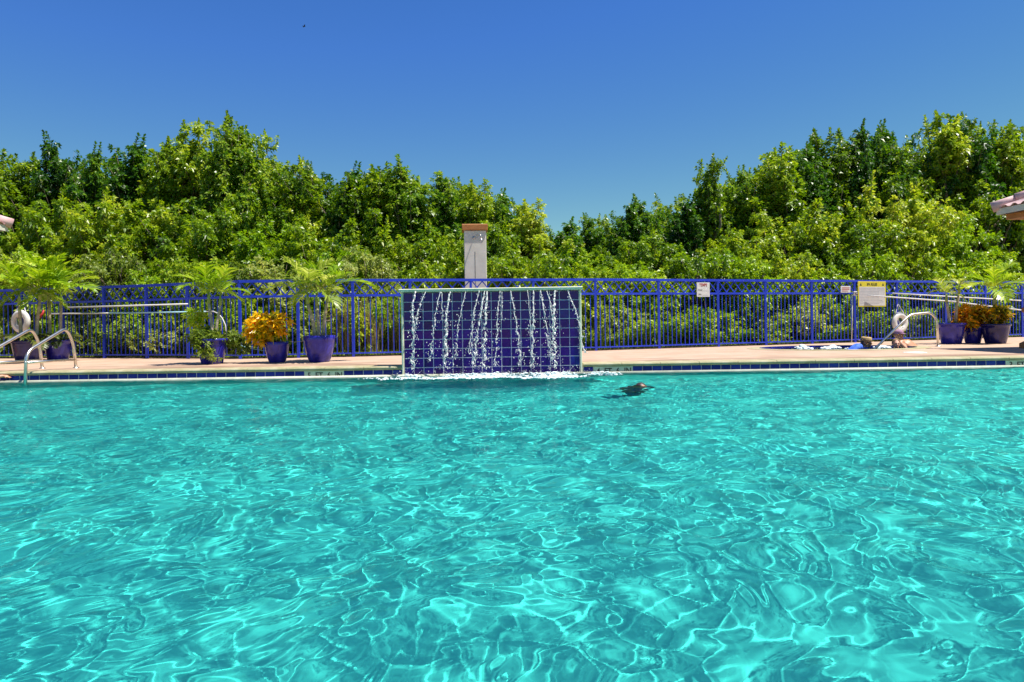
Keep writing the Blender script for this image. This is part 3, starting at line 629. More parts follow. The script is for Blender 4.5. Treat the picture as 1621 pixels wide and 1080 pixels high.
def add_pot(root, w, h, mat, style, seed):
    MB().lathe(pot_profile(w, h, style), 32, wob=.006, seed=seed).build('pot', mat, root, True)
    b = MB(); n = 20; b.add([(0, 0, h * .885)] + [(w * .425 * math.cos(6.283 * i / n), w * .425 * math.sin(6.283 * i / n), h * .87) for i in range(n)], [(0, i + 1, (i + 1) % n + 1) for i in range(n)]); b.build('soil', 'soil', root)
def add_palm(root, x0, h0, lean, top, L, nf, key, r=.028, seed=0):
    g = random.Random(seed); p0 = Vector((x0, g.uniform(-.05, .05), h0 * .86)); p1 = Vector((x0 + lean, p0.y + g.uniform(-.05, .05), top)); pm = p0.lerp(p1, .5) + Vector((-lean * .18, 0, 0))
    pts = [p0, p0.lerp(pm, .5), pm, pm.lerp(p1, .5), p1]
    MB().tube(pts, [r * 1.25, r * 1.05, r, r * .92, r * .85], 10).build('trunk', 'palm_trunk', root, True)
    MB().tube([p1 - Vector((0, 0, .02)), p1 + Vector((0, 0, .08)), p1 + Vector((0, 0, .17))], [r * .95, r * 1.05, r * .45], 8).build('crownshaft', 'palm_green', root, True)
    a0 = g.uniform(0, 6.28)
    for i in range(nf):
        a = a0 + i * 2.39996 + g.uniform(-.25, .25); v = 0 if i < nf * .2 else 1 if i < nf * .55 else 2 if i < nf * .85 else 3
        s = L * g.uniform(.72, 1.0); link('frond', FR[key][v], root, p1 + Vector((0, 0, .14)), (g.uniform(-.15, .15), 0, a), (s, s, s))
def add_croton(root, c, rx, rz, n, mat, seed, ll=.15):
    g = np.random.default_rng(seed); lob = [((c[0] + g.normal(0, rx * .38), c[1] + g.normal(0, rx * .3), c[2] + g.normal(0, rz * .3)), (rx * .5, rx * .5, rz * .5)) for _ in range(9)]
    p, u = crown_points(lob, n, g, .4, 1.0); v, f = shoots(p, u * .7 + np.array([0, 0, .55]), g.uniform(.05, .12, n), 9, ll, ll * .36, (80, 30), .25, g)
    link('foliage', np_mesh('foliage', v, f, mat), root)
    b = MB()
    for q in p[::max(1, n // 14)]: b.tube([(0, 0, c[2] - rz - .1), tuple(q)], [.010, .005], 5)
    b.build('stem', 'bark', root)
def add_trail(root, spots, n, mat, seed):
    g = np.random.default_rng(seed); p, u = crown_points([((x, y, z), (r, r * .9, r * .8)) for x, y, z, r in spots], n, g, .5, 1.0)
    v, f = shoots(p, u + np.array([0, 0, .2]), g.uniform(.04, .10, n), 8, .085, .04, (85, 35), .2, g); link('trailing_foliage', np_mesh('trailing_foliage', v, f, mat), root)
# left pair, one dark and one blue, behind the pool rails
q = gnd(46, 574); r1 = thing('potted_palm', 'dark navy glazed pot of palms in front of the life ring', 'potted palm', q)
add_pot(r1, .66, .46, 'glaze_dark', 'rim', 1); add_palm(r1, -.13, .46, -.05, 1.22, .92, 7, 'g', .032, 1); add_palm(r1, .12, .46, .06, 1.30, .95, 7, 'g', .032, 2)
for i in range(13): link('frond', FR['d'][2 + i % 2], r1, (0, 0, .42), (0, 0, i * 2.4), (.62, .62, .55))
q = gnd(92, 571.5); r2 = thing('potted_palm', 'blue glazed pot of palms behind the curved steel pool rail', 'potted palm', q)
add_pot(r2, .56, .45, 'glaze', 'rim', 2); add_palm(r2, -.14, .45, -.02, 1.28, .95, 7, 'g', .03, 3); add_palm(r2, .08, .45, .05, 1.2, .98, 7, 'g', .03, 4)
for i in range(11): link('frond', FR['d'][2 + i % 2], r2, (0, 0, .42), (0, 0, i * 2.4 + 1), (.5, .5, .48))
q = gnd(336, 576); r3 = thing('potted_palm', 'two stemmed palm in a blue pot overgrown with trailing leaves', 'potted palm', q)
add_pot(r3, .56, .46, 'glaze', 'rim', 3); add_palm(r3, .01, .46, -.07, 1.12, .70, 7, 'g', .03, 5); add_palm(r3, .05, .46, .09, 1.08, .70, 6, 'g', .028, 6)
add_trail(r3, [(-.14, -.16, .47, .13), (-.02, -.26, .34, .10), (.03, -.27, .22, .09), (.32, .08, .45, .13), (.44, .12, .30, .12), (-.32, 0, .46, .10), (.10, -.12, .50, .09), (.15, -.26, .17, .06), (-.1, .1, .52, .13)], 250, 'leaf_pale', 5)
add_trail(r3, [(-.42, .25, .85, .16), (-.36, .25, .65, .14)], 60, 'leaf_lime', 8)
q = gnd(439, 574); r4 = thing('potted_croton', 'small blue pot of bright orange and yellow croton', 'potted plant', q)
add_pot(r4, .45, .385, 'glaze', 'belly', 4); add_croton(r4, (-.20, -.02, .60), .36, .24, 170, 'croton', 4); add_croton(r4, (.02, -.02, .46), .22, .14, 40, 'leaf_lime', 14, .12)
q = gnd(506, 573); r5 = thing('potted_palm', 'three stemmed palm in a wide blue glazed pot beside the tiled wall', 'potted palm', q)
add_pot(r5, .58, .485, 'glaze', 'belly', 5); add_palm(r5, -.06, .485, -.13, 1.08, .90, 7, 'p', .034, 7); add_palm(r5, 0, .485, -.04, 1.05, .84, 4, 'p', .03, 8); add_palm(r5, .07, .485, .09, 1.12, .94, 7, 'g', .03, 9)
q = gnd(1506, 544.5); r6 = thing('potted_palm', 'small two stemmed palm in a blue pot by the spa hand rail', 'potted palm', q)
add_pot(r6, .62, .49, 'glaze', 'rim', 6); add_palm(r6, -.03, .49, -.07, 1.0, .52, 7, 'p', .032, 10); add_palm(r6, .10, .49, .10, 1.2, .45, 5, 'p', .03, 11)
q = gnd(1540, 543.5); r7 = thing('potted_croton', 'blue pot of bronze and orange croton between two potted palms', 'potted plant', q)
add_pot(r7, .47, .36, 'glaze', 'rim', 7); add_croton(r7, (0, 0, .66), .40, .30, 210, 'croton_dark', 7, .14)
q = gnd(1576, 544); r8 = thing('potted_palm', 'dark glossy pot with a palm and orange croton leaves under it', 'potted palm', q)
add_pot(r8, .62, .46, 'glaze_dark', 'rim', 8); add_palm(r8, -.02, .46, .02, 1.05, .90, 9, 'g', .034, 12); add_croton(r8, (0, -.05, .60), .30, .17, 130, 'croton_dark', 9, .13)

# ------------------------------------------------------------------ steel rails
def arc(pts, r=.10, n=5):                               # round the corners of a polyline
    P = [Vector(p) for p in pts]; out = [P[0]]
    for a, b, c in zip(P[:-2], P[1:-1], P[2:]):
        u, v = (a - b), (c - b); k = min(r, u.length * .45, v.length * .45); p, q_ = b + u.normalized() * k, b + v.normalized() * k
        out += [p.lerp(b, t).lerp(b.lerp(q_, t), t) for t in [i / n for i in range(n + 1)]]
    return out + [P[-1]]
for X0, lab in ((-7.52, 'curved steel pool hand rail in front of the blue palm pot'), (-8.10, 'curved steel pool hand rail in front of the dark palm pot')):
    r = thing('hand_rail', lab, 'hand rail', (X0, 11.75, 0))
    MB().tube(arc([(0, 0, 0), (0, -.06, .44), (0, -.24, .70), (0, -1.20, .33), (0, -1.25, -.55)], .17, 7), .024, 10).build('rail', 'steel', r, True)
    MB().tube([(0, -.02, .15), (0, -1.23, .17)], .019, 8).build('cross_bar', 'steel', r, True)
    MB().lathe([(.0, .0), (.05, .0), (.05, .008), (.028, .02), (.026, .02)], 14).build('flange', 'steel', r, True)
q = gnd(1485, 548.5); e = at(1376, 553, 14.4); d = e - q
r = thing('hand_rail', 'bent steel hand rail leading down into the spa', 'hand rail', q)
MB().tube(arc([(0, 0, 0), (-.02, 0, .60), (-.16, -.01, .74), (-.66, -.10, .70), (d.x, d.y, -.12)], .12, 7), .025, 10).build('rail', 'steel', r, True)
MB().lathe([(.0, .0), (.06, .0), (.06, .008), (.03, .02), (.027, .02)], 14).build('flange', 'steel', r, True)

# ------------------------------------------------------------------ spa
ring = MB(); a_, b_ = ell(1.16), ell(1.0); n = len(a_)
ring.add([(x, y, .006) for x, y in a_] + [(x, y, .012) for x, y in b_] + [(x, y, -.9) for x, y in b_] + [(x, y, -.04) for x, y in a_],
         [(i, (i + 1) % n, n + (i + 1) % n, n + i) for i in range(n)] + [(n + i, n + (i + 1) % n, 2 * n + (i + 1) % n, 2 * n + i) for i in range(n)] + [(3 * n + i, 3 * n + (i + 1) % n, (i + 1) % n, i) for i in range(n)] + [tuple(range(2 * n, 3 * n))])
spa = struct(ring.build('spa', 'coping')); spa.data.materials.append(M['tile'])
for p in spa.data.polygons:
    if n <= p.index < 2 * n: p.material_index = 1
g = np.random.default_rng(4); sw_ = MB(); nr_, na = 16, 40
pts = [(SPA[0], SPA[1], -.035)]
for j in range(1, nr_ + 1):
    for i in range(na):
        a = 6.28318 * i / na; k = j / nr_ * .998; pts.append((SPA[0] + SPA[2] * k * math.cos(a), SPA[1] + SPA[3] * k * math.sin(a), -.035 + g.normal(0, .007)))
sw_.add(pts, [(0, 1 + i, 1 + (i + 1) % na) for i in range(na)] + [(1 + (j - 1) * na + i, 1 + j * na + i, 1 + j * na + (i + 1) % na, 1 + (j - 1) * na + (i + 1) % na) for j in range(1, nr_) for i in range(na)])
struct(sw_.build('spa_water', 'spa_water', None, True))
fm = MB()
for cx, w_, hh in ((1270, .13, .085), (1318, .17, .06), (1397, .10, .035)):
    c = at(cx, 550, 15.3)
    for _ in range(60):
        x, y = rnd.gauss(0, w_ * .6), rnd.gauss(0, .10); k = math.exp(-(x / w_) ** 2 * 2 - (y / .2) ** 2); r = rnd.uniform(.015, .045)
        fm.ball((c.x + x, 15.3 + y, -.03 + hh * k * rnd.uniform(.3, 1)), (r * 1.2, r * 1.2, r * .8), 8, 5)
stuff(fm.build('bubbles', 'foam', None, True), 'white bubbles heaped on the bubbling spa water', 'bubbles')

# ------------------------------------------------------------------ life rings, poles, signs on the fence
def on_fence(px, py, off=-.06):
    D = fd(px) + off; return at(px, py, D)
def fence_rz(px):
    x = on_fence(px, 500).x
    for a, b in zip(posts[:-1], posts[1:]):
        if a.x <= x <= b.x: return math.atan2(b.y - a.y, b.x - a.x)
    return 0
def life_ring(px, py, R, label):
    c = on_fence(px, py, -.10); r = thing('life_ring', label, 'life ring', c, None, fence_rz(px)); b = MB(); n, m_ = 32, 10; rt = R * .28
    vs_ = [((R - rt + rt * math.cos(6.28318 * j / m_)) * math.cos(6.28318 * i / n), rt * .75 * math.sin(6.28318 * j / m_), (R - rt + rt * math.cos(6.28318 * j / m_)) * math.sin(6.28318 * i / n)) for i in range(n) for j in range(m_)]
    b.add(vs_, [(i * m_ + j, ((i + 1) % n) * m_ + j, ((i + 1) % n) * m_ + (j + 1) % m_, i * m_ + (j + 1) % m_) for i in range(n) for j in range(m_)]); b.build('ring', 'white', r, True)
    MB().tube([(-R * .62, -.01, R * .72), (-.01, .05, R * 1.75), (.01, .05, R * 1.75), (R * .62, -.01, R * .72)], .009, 6).build('hanging_rope', 'white', r)
    MB().tube([(-R * .4, -.03, R * .5), (-.05, -.05, -.1), (R * .1, -.05, -R * .4), (R * .45, -.03, -R * .55)], .008, 6).build('loose_rope', 'white', r)
life_ring(1424.5, 510.5, .275, 'white life ring hanging on the fence behind the spa')
life_ring(33, 509, .27, 'white life ring hanging on the fence behind the dark palm pot')
c = on_fence(66, 500, -.08); tag(MB().tube([c + Vector(p) for p in ((.05, 0, .13), (.045, -.02, .06), (0, -.03, -.01), (-.08, -.02, -.07))], [.016, .026, .03, .018], 8).build('red_strap', 'red', None, True), 'red rescue strap hung on the fence between palm trunks', 'strap')
def pole(name, pts, mats, rad, label, hook=None):
    P = [on_fence(*p) for p in pts]; r = thing(name, label, 'pole', P[0]); o = P[0]
    for i, (a, b) in enumerate(zip(P[:-1], P[1:])): MB().tube([a - o, b - o], rad, 8).build('shaft', mats[i], r, True)
    return r, o, P
pole('pool_pole', [(106, 487, -.16), (297, 481.5, -.16)], ['white'], .017, 'white telescopic pole resting along the fence above the blue pole')
r, o, P = pole('rescue_hook', [(80, 497, -.2), (172, 496, -.18), (326, 493.5, -.16)], ['white', 'pale_blue'], .016, 'pale blue rescue pole with a looped hook along the fence')
hk = [on_fence(a, b, -.16) - o for a, b in ((326, 493.5), (338, 493), (346, 497), (352, 504), (357, 515), (358, 526), (355, 531))]; MB().tube(hk, .010, 6).build('hook', 'white', r, True)
hk = [on_fence(a, b, -.16) - o for a, b in ((344, 495), (348, 502), (351, 512), (350, 524))]; MB().tube(hk, .008, 6).build('hook', 'white', r, True)
pole('pool_pole', [(1374, 468, -.14), (1504, 477, -.42), (1616, 491, -.7)], ['white', 'white'], .018, 'long white pool pole sloping from the spa rules sign to the pillar')
pole('pool_pole', [(1413, 464.5, -.16), (1616, 476, -.3)], ['white'], .017, 'white pool pole resting behind the longer pole near the life ring')
for i, (px, py) in enumerate(((218, 483.5), (1510, 476))):
    c = on_fence(px, py, -.12); tag(MB().tube([c + Vector((0, .1, 0)), c + Vector((0, -.06, -.015)), c + Vector((0, -.07, .03))], .010, 6).build('pole_hook', ('yellow', 'white')[i]), ('small yellow pole hook on the fence behind the croton side palms', 'small white pole hook on the fence behind the spa palms')[i], 'hook')
def sign(px0, py0, px1, py1, label, off=-.05):
    a, b = on_fence(px0, py0, off), on_fence(px1, py1, off); c = Vector(((a.x + b.x) / 2, (a.y + b.y) / 2, b.z)); w_ = b.x - a.x; h_ = a.z - b.z
    return thing('sign', label, 'sign', c, None, fence_rz((px0 + px1) / 2)), w_, h_
s, w_, h_ = sign(1102, 447.5, 1124, 470, 'small white sign reading temps on the lattice band')
MB().chip(-w_ / 2, w_ / 2, -.008, .0, 0, h_, .003).build('plate', 'white', s)
text('TEMPS', .098, 'red_text', s, (0, -.0105, h_ * .74), .002, .0015, sx=.78)
text('POOL', .052, 'ink', s, (-w_ * .24, -.0105, h_ * .42), .001); text('SPA', .052, 'ink', s, (-w_ * .27, -.0105, h_ * .12), .001)
MB().box(-.01, w_ * .4, -.0095, -.008, h_ * .41, h_ * .425).build('rule', 'grey_text', s); MB().box(-.03, w_ * .4, -.0095, -.008, h_ * .11, h_ * .125).build('rule', 'grey_text', s)
s, w_, h_ = sign(1330, 453, 1346.5, 463.5, 'tiny white notice with red print left of the spa rules sign')
MB().chip(-w_ / 2, w_ / 2, -.008, .0, 0, h_, .003).build('plate', 'white', s)
for k in (.68, .46, .2): MB().box(-w_ * .38, w_ * (.38 if k > .3 else .2), -.0095, -.008, h_ * k, h_ * (k + .11)).build('print_line', 'red_text', s)
s, w_, h_ = sign(1356, 445.5, 1403.5, 485.5, 'large spa rules sign with a yellow heading on the fence')
MB().chip(-w_ / 2, w_ / 2, -.010, .0, 0, h_, .003).build('border', 'yellow', s)
MB().chip(-w_ * .465, w_ * .465, -.0125, -.0102, h_ * .04, h_ * .785, .001).build('panel', 'plate', s)
text('SPA RULES', .098, 'ink', s, (0, -.0125, h_ * .835), .002, .0008, sx=.78)
for sx_ in (-1, 1):
    b = MB(); cx = sx_ * w_ * .40; b.add([(cx - .035, -.0115, h_ * .83), (cx + .035, -.0115, h_ * .83), (cx, -.0115, h_ * .945), (cx - .035, -.0102, h_ * .83), (cx + .035, -.0102, h_ * .83), (cx, -.0102, h_ * .945)], [(0, 1, 2), (3, 5, 4), (0, 3, 4, 1), (1, 4, 5, 2), (2, 5, 3, 0)]); b.build('warning_symbol', 'ink', s)
for k in range(11):
    z = h_ * (.72 - k * .06); e = rnd.choice((.44, .44, .36, .25, .40)); MB().box(-w_ * .44, w_ * e, -.0133, -.0126, z, z + .0085).build('print_line', 'grey_text', s)
c = on_fence(1353.5, 465, -.12); s = thing('alarm_button', 'small grey alarm button box at the edge of the spa rules sign', 'button', c)
MB().chip(-.045, .045, -.03, .02, -.06, .06, .008).build('box', 'plate', s); MB().ball((.02, -.035, 0), (.03, .02, .03), 12, 8).build('button', 'dark_band', s, True); MB().ball((.02, -.052, 0), (.014, .01, .014), 10, 6).build('knob', 'white', s, True)
a, b = on_fence(1349, 468, -.05), on_fence(1348, 541, -.05)
tag(MB().tube([a, a.lerp(b, .5) + Vector((.01, 0, 0)), Vector((b.x, b.y, .0))], .011, 7).build('conduit', 'white', None, True), 'thin white conduit running down a fence picket under the red notice', 'conduit')
# thin hose between the pots
hp = [gnd(338, 575) + Vector((0, -.05, .52))] + [at(x, y, 12.75) for x, y in ((352, 533), (375, 545), (395, 552), (415, 555))] + [at(425, 556, 12.9)]
tag(MB().tube(arc(hp, .1, 3), .008, 6).build('hose', 'pale_blue', None, True), 'thin pale hose drooping from the overgrown pot to the croton', 'hose')
a, b = at(455, 541, 12.9), at(482, 540, 12.75); tag(MB().tube([a, a.lerp(b, .5) - Vector((0, 0, .012)), b], .006, 6).build('hose', 'plate', None, True), 'thin grey line stretched between the croton pot and the palm pot', 'hose')
q = gnd(1448, 558.5); s = thing('skimmer_lid', 'round white skimmer lid set in the deck near the spa', 'lid', q); MB().lathe([(0, .014), (.15, .014), (.155, .008), (.155, .002)], 24).build('lid', 'lid', s, True); MB().lathe([(.158, .002), (.158, .01), (.19, .009), (.195, .002)], 24).build('collar', 'lid', s, True)

# ------------------------------------------------------------------ shower column beyond the fence
D = fd(752) + .9; c = at(753, 441, D); kx = D / F
sh = thing('shower_column', 'beige stucco shower column with terracotta cap behind the tiled wall', 'shower', (c.x, D, -.04))
top = at(753, 357, D).z + .04; hw = 17.3 * kx; dp = .42
sh.rotation_euler = (0, 0, .06)
MB().chip(-hw, hw, -dp / 2, dp / 2, 0, top - .14, .012).build('shaft', 'stucco', sh)
MB().chip(-hw - .045, hw + .035, -dp / 2 - .04, dp / 2 + .04, top - .139, top, .012).build('cap', 'rust', sh)
MB().box(-.012, -.004, -dp / 2 - .004, -dp / 2 + .004, .3, top - .62).build('joint', 'soil', sh)
a = Vector((-.03, -dp / 2, top - .31)); s_ = MB().tube(arc([a, a + Vector((.005, -.06, -.01)), a + Vector((.10, -.16, .05)), a + Vector((.155, -.19, .04)), a + Vector((.165, -.195, -.03))], .04, 4), .011, 8).build('shower_arm', 'steel', sh, True)
MB().lathe([(.0, .0), (.035, .0), (.036, .012), (.02, .04), (.008, .05)], 14, tuple(a + Vector((.165, -.195, -.09)))).build('shower_head', 'steel', sh, True)
MB().tube([a + Vector((0, .003, 0)), a + Vector((0, -.012, 0))], .03, 12).build('flange', 'steel', sh, True)

# ------------------------------------------------------------------ pavilions at both ends (a corner of each shows)
def pavilion(corner, rz, sgn, label, with_pillars):
    r = thing('pavilion', label, 'pavilion', (corner.x, corner.y, 0), None, rz); L = 4.4; ez = corner.z          # local x runs away from the pool middle, y away from the camera is negative
    X = lambda v: sgn * v
    pk = ez + .16 + 1.05; cxx, cyy = X(L / 2), -L / 2
    def slab(name, x0, x1, y0, y1, z0, z1, mat, parent=r): return MB().box(min(X(x0), X(x1)), max(X(x0), X(x1)), y0, y1, z0, z1).build(name, mat, parent)
    slab('fascia', .03, L - .03, -.05, -.03, ez + .05, ez + .17, 'cream'); slab('fascia', .03, L - .03, -L + .03, -L + .05, ez + .05, ez + .17, 'cream')
    slab('fascia', .03, .05, -L + .051, -.051, ez + .05, ez + .17, 'cream'); slab('fascia', L - .05, L - .03, -L + .051, -.051, ez + .05, ez + .17, 'cream')
    slab('beam', .14, L - .14, -L + .14, -.14, ez - .06, ez + .045, 'rust')
    b = MB(); e = ez + .175; cs = [(0, 0), (L, 0), (L, -L), (0, -L)]
    for (xa, ya), (xb, yb) in zip(cs, cs[1:] + cs[:1]):   # corrugated courses of clay tile, wavy at the eave
        nw = 76; rowsn = 7; vs_ = []
        for j in range(rowsn):
            for dup in (0, 1):
                t = (j + dup) / rowsn * .985; zz = e + (pk - e) * t + (.022 if dup == 0 else 0)
                for i in range(nw + 1):
                    s0 = i / nw; px_, py_ = xa + (xb - xa) * s0, ya + (yb - ya) * s0; px_, py_ = px_ + (L / 2 - px_) * t, py_ + (-L / 2 - py_) * t
                    vs_.append((X(px_), py_, zz + .028 * math.cos(s0 * L / .23 * 6.28318)))
        m_ = nw + 1; b.add(vs_, [(k * m_ + i, k * m_ + i + 1, (k + 1) * m_ + i + 1, (k + 1) * m_ + i) for k in range(rowsn * 2 - 1) for i in range(nw)])
    roof = b.build('roof', 'roof_tile', r, True)
    hipm = None
    for (xa, ya) in cs:
        a = Vector((X(xa), ya, e + .03)); p = Vector((cxx, cyy, pk + .03)); d = (p - a); nt_ = 8
        for k in range(nt_):
            q0, q1 = a + d * (k / nt_) - d.normalized() * .03, a + d * ((k + 1) / nt_); q0.z += .012
            MB().tube([q0, q0.lerp(q1, .5), q1], [.105, .098, .088], 12).build('hip_tile', 'roof_tile', roof, True)
    if with_pillars:
        for (xa, ya) in ((.72, -.34), (L - .72, -.34), (.52, -L + .52), (L - .52, -L + .52)):
            p = MB().chip(X(xa) - .17, X(xa) + .17, ya - .17, ya + .17, 0, ez - .062, .01).build('pillar', 'stucco', r)
            for z0, z1, w0, w1 in ((.002, .10, .275, .275), (.101, .17, .27, .185), (.68, .72, .19, .24), (.721, .80, .24, .24), (.801, .84, .24, .19)):
                v = []
                for w_, z in ((w0, z0), (w1, z1)): v += [(X(xa) - w_, ya - w_, z), (X(xa) + w_, ya - w_, z), (X(xa) + w_, ya + w_, z), (X(xa) - w_, ya + w_, z)]
                MB().add(v, [(0, 3, 2, 1), (4, 5, 6, 7), (0, 1, 5, 4), (1, 2, 6, 5), (2, 3, 7, 6), (3, 0, 4, 7)]).build('moulding', 'rust', p)
    return r
cr = at(1573, 339, 13.6); cr.z = at(1583, 345, 13.6).z
pr = pavilion(cr, .10, 1, 'tile roofed pavilion with cream fascia beyond the dark glossy pot', True)
cl = at(17, 369, 13.8); cl.z -= .02
pl = pavilion(cl, -.03, -1, 'tile roofed pavilion whose roof corner juts over the palms by the pool rails', True)

# ------------------------------------------------------------------ people
def body(name, caps, balls, mat, parent, voxel=.011, smooth=6):
    b = MB()
    for p0, r0, p1, r1 in caps:
        p0, p1 = Vector(p0), Vector(p1); d = (p1 - p0).normalized()
        b.tube([p0 - d * r0 * .9, p0 - d * r0 * .55, p0, p0.lerp(p1, .5), p1, p1 + d * r1 * .55, p1 + d * r1 * .9], [r0 * .35, r0 * .82, r0, (r0 + r1) / 2, r1, r1 * .82, r1 * .35], 14)
    for c, r in balls: b.ball(c, r, 20, 14)
    o = b.build(name, None); md = o.modifiers.new('r', 'REMESH'); md.mode = 'VOXEL'; md.voxel_size = voxel; md.use_smooth_shade = True
    ms = o.modifiers.new('s', 'SMOOTH'); ms.factor = .5; ms.iterations = smooth
    me = bpy.data.meshes.new_from_object(o.evaluated_get(bpy.context.evaluated_depsgraph_get())); bpy.data.objects.remove(o); me.materials.clear(); me.materials.append(M[mat]); me.polygons.foreach_set('use_smooth', [True] * len(me.polygons))
    return link(name, me, parent)
def face_parts(k=1.0):     # head at the origin looking along -y, 0.23 m tall at k = 1
    return ([((0, -.088 * k, .02 * k), .012 * k, (0, -.108 * k, -.022 * k), .017 * k), ((0, .01 * k, -.08 * k), .055 * k, (0, .02 * k, -.17 * k), .058 * k)],
            [((0, .012 * k, .03 * k), (.076 * k, .092 * k, .088 * k)), ((0, -.028 * k, -.035 * k), (.058 * k, .066 * k, .078 * k)), ((0, -.082 * k, -.10 * k), (.022 * k, .018 * k, .018 * k)),
             ((0, -.072 * k, .035 * k), (.052 * k, .02 * k, .014 * k)), ((.038 * k, -.062 * k, -.025 * k), (.022 * k, .02 * k, .02 * k)), ((-.038 * k, -.062 * k, -.025 * k), (.022 * k, .02 * k, .02 * k)),
             ((.078 * k, .01 * k, -.005 * k), (.012 * k, .024 * k, .034 * k)), ((-.078 * k, .01 * k, -.005 * k), (.012 * k, .024 * k, .034 * k)), ((0, -.088 * k, -.062 * k), (.026 * k, .014 * k, .012 * k))])
def face_detail(parent, k=1.0, lip='red_text'):
    for s in (-1, 1):
        e = MB().ball((s * .031 * k, -.079 * k, .006 * k), (.013 * k, .008 * k, .007 * k), 10, 6).build('eye', 'white', parent, True)
        MB().ball((s * .031 * k, -.086 * k, .006 * k), (.0055 * k, .003 * k, .0055 * k), 8, 5).build('iris', 'dark_band', e, True)
        MB().ball((s * .032 * k, -.088 * k, .026 * k), (.02 * k, .006 * k, .004 * k), 8, 5).build('eyebrow', 'dark_band', parent, True)
    MB().ball((0, -.101 * k, -.064 * k), (.022 * k, .006 * k, .006 * k), 10, 5).build('lips', lip, parent, True)
def xf(caps, balls, R, T):
    out = [(R @ Vector(a) + T, r0, R @ Vector(b) + T, r1) for a, r0, b, r1 in caps]; return out, [((R @ Vector(c) + T), r) for c, r in balls]
def hair_cap(parent, k, mat, zcut=-.02, front=.035, back=.10, long=0):
    g = random.Random(3); b = MB(); n, m_ = 26, 12; vs_ = []
    for j in range(m_ + 1):
        for i in range(n):
            a = 6.28318 * i / n; f = (1 + math.sin(a)) / 2                       # +y is the back of the head
            lo = math.radians(52) * (1 - f) + math.radians(-38 - long) * f; e = math.pi / 2 + (lo - math.pi / 2) * j / m_; s = k * (1 + g.uniform(-.012, .03))
            vs_.append((.086 * s * math.cos(e) * math.cos(a), .012 * k + .101 * s * math.cos(e) * math.sin(a), .03 * k + .098 * s * math.sin(e)))
    b.add(vs_, [(j * n + i, j * n + (i + 1) % n, (j + 1) * n + (i + 1) % n, (j + 1) * n + i) for j in range(m_) for i in range(n)]); return b.build('hair', mat, parent, True)
def head_group(root, rot, T):
    h = bpy.data.objects.new('head_detail', None); C.objects.link(h); h.parent = root; return h
# man in straw hat and blue shirt, sunk to his shoulders in the spa, turned to the right
def seated(px, py_head, D, name_label, turn, k, skin, drop=0, lean=(0, 0, 0)):
    hp_ = at(px, py_head, D); r = thing('person', name_label, 'person', (hp_.x, D, -.75)); T = Vector((0, 0, hp_.z + .75)); R = Matrix.Rotation(turn, 3, 'Z')
    caps, balls = face_parts(k); rot = R.to_4x4()
    c2, b2 = [(R @ Vector(a) + T, r0, R @ Vector(b) + T, r1) for a, r0, b, r1 in caps], []
    z = T.z + drop; s = k; ln = Vector(lean)
    def tp(x, y, zz): return R @ Vector((x, y, 0)) + Vector((0, 0, zz)) + ln * (T.z - zz)
    c2 += [(tp(-.14 * s, .03, z - .24 * s), .07 * s, tp(.14 * s, .03, z - .24 * s), .07 * s), (tp(0, .03, z - .28 * s), .115 * s, tp(0, .03, z - .50 * s), .12 * s), (tp(-.07 * s, .03, z - .3 * s), .10 * s, tp(-.06 * s, .03, z - .52 * s), .11 * s), (tp(.07 * s, .03, z - .3 * s), .10 * s, tp(.06 * s, .03, z - .52 * s), .11 * s),
           (tp(-.18 * s, .03, z - .25 * s), .055 * s, tp(-.25 * s, -.02, z - .50 * s), .045 * s), (tp(.18 * s, .03, z - .25 * s), .055 * s, tp(.25 * s, -.02, z - .50 * s), .045 * s),
           (tp(-.25 * s, -.02, z - .50 * s), .044 * s, tp(-.14 * s, -.22, z - .56 * s), .034 * s), (tp(.25 * s, -.02, z - .50 * s), .044 * s, tp(.14 * s, -.22, z - .56 * s), .034 * s),
           (tp(-.08 * s, .03, z - .55 * s), .085 * s, tp(-.10 * s, -.34 * s, z - .62 * s), .062 * s), (tp(.08 * s, .03, z - .55 * s), .085 * s, tp(.10 * s, -.34 * s, z - .62 * s), .062 * s)]
    hb = []
    for c_, rr in balls: hb.append((c_, rr))
    # the head's ellipsoids are built turned, as rotated points of a small mesh
    return r, T, R, rot, c2, hb
def finish(r, T, R, c2, hb, skin, voxel):
    b = MB()
    for c_, rr in hb:
        t = MB().ball(c_, rr, 20, 14); b.add([R @ Vector(v) + T for v in t.v], t.f)
    for p0, r0, p1, r1 in c2:
        d = (p1 - p0).normalized(); b.tube([p0 - d * r0 * .9, p0 - d * r0 * .55, p0, p0.lerp(p1, .5), p1, p1 + d * r1 * .55, p1 + d * r1 * .9], [r0 * .35, r0 * .82, r0, (r0 + r1) / 2, r1, r1 * .82, r1 * .35], 14)
    o = b.build('body', None); md = o.modifiers.new('r', 'REMESH'); md.mode = 'VOXEL'; md.voxel_size = voxel; ms = o.modifiers.new('s', 'SMOOTH'); ms.factor = .5; ms.iterations = 4
    me = bpy.data.meshes.new_from_object(o.evaluated_get(bpy.context.evaluated_depsgraph_get())); bpy.data.objects.remove(o); me.materials.clear(); me.materials.append(M[skin]); me.polygons.foreach_set('use_smooth', [True] * len(me.polygons))
    return link('body', me, r)
def place_head_part(o, T, R): o.location = T; o.rotation_euler = R.to_euler()
def dress_head(r, T, R, k, hair, long=0):
    before = set(r.children); h = hair_cap(r, k, hair, long=long); face_detail(r, k)
    for ch in r.children:
        if ch not in before: place_head_part(ch, T, R)
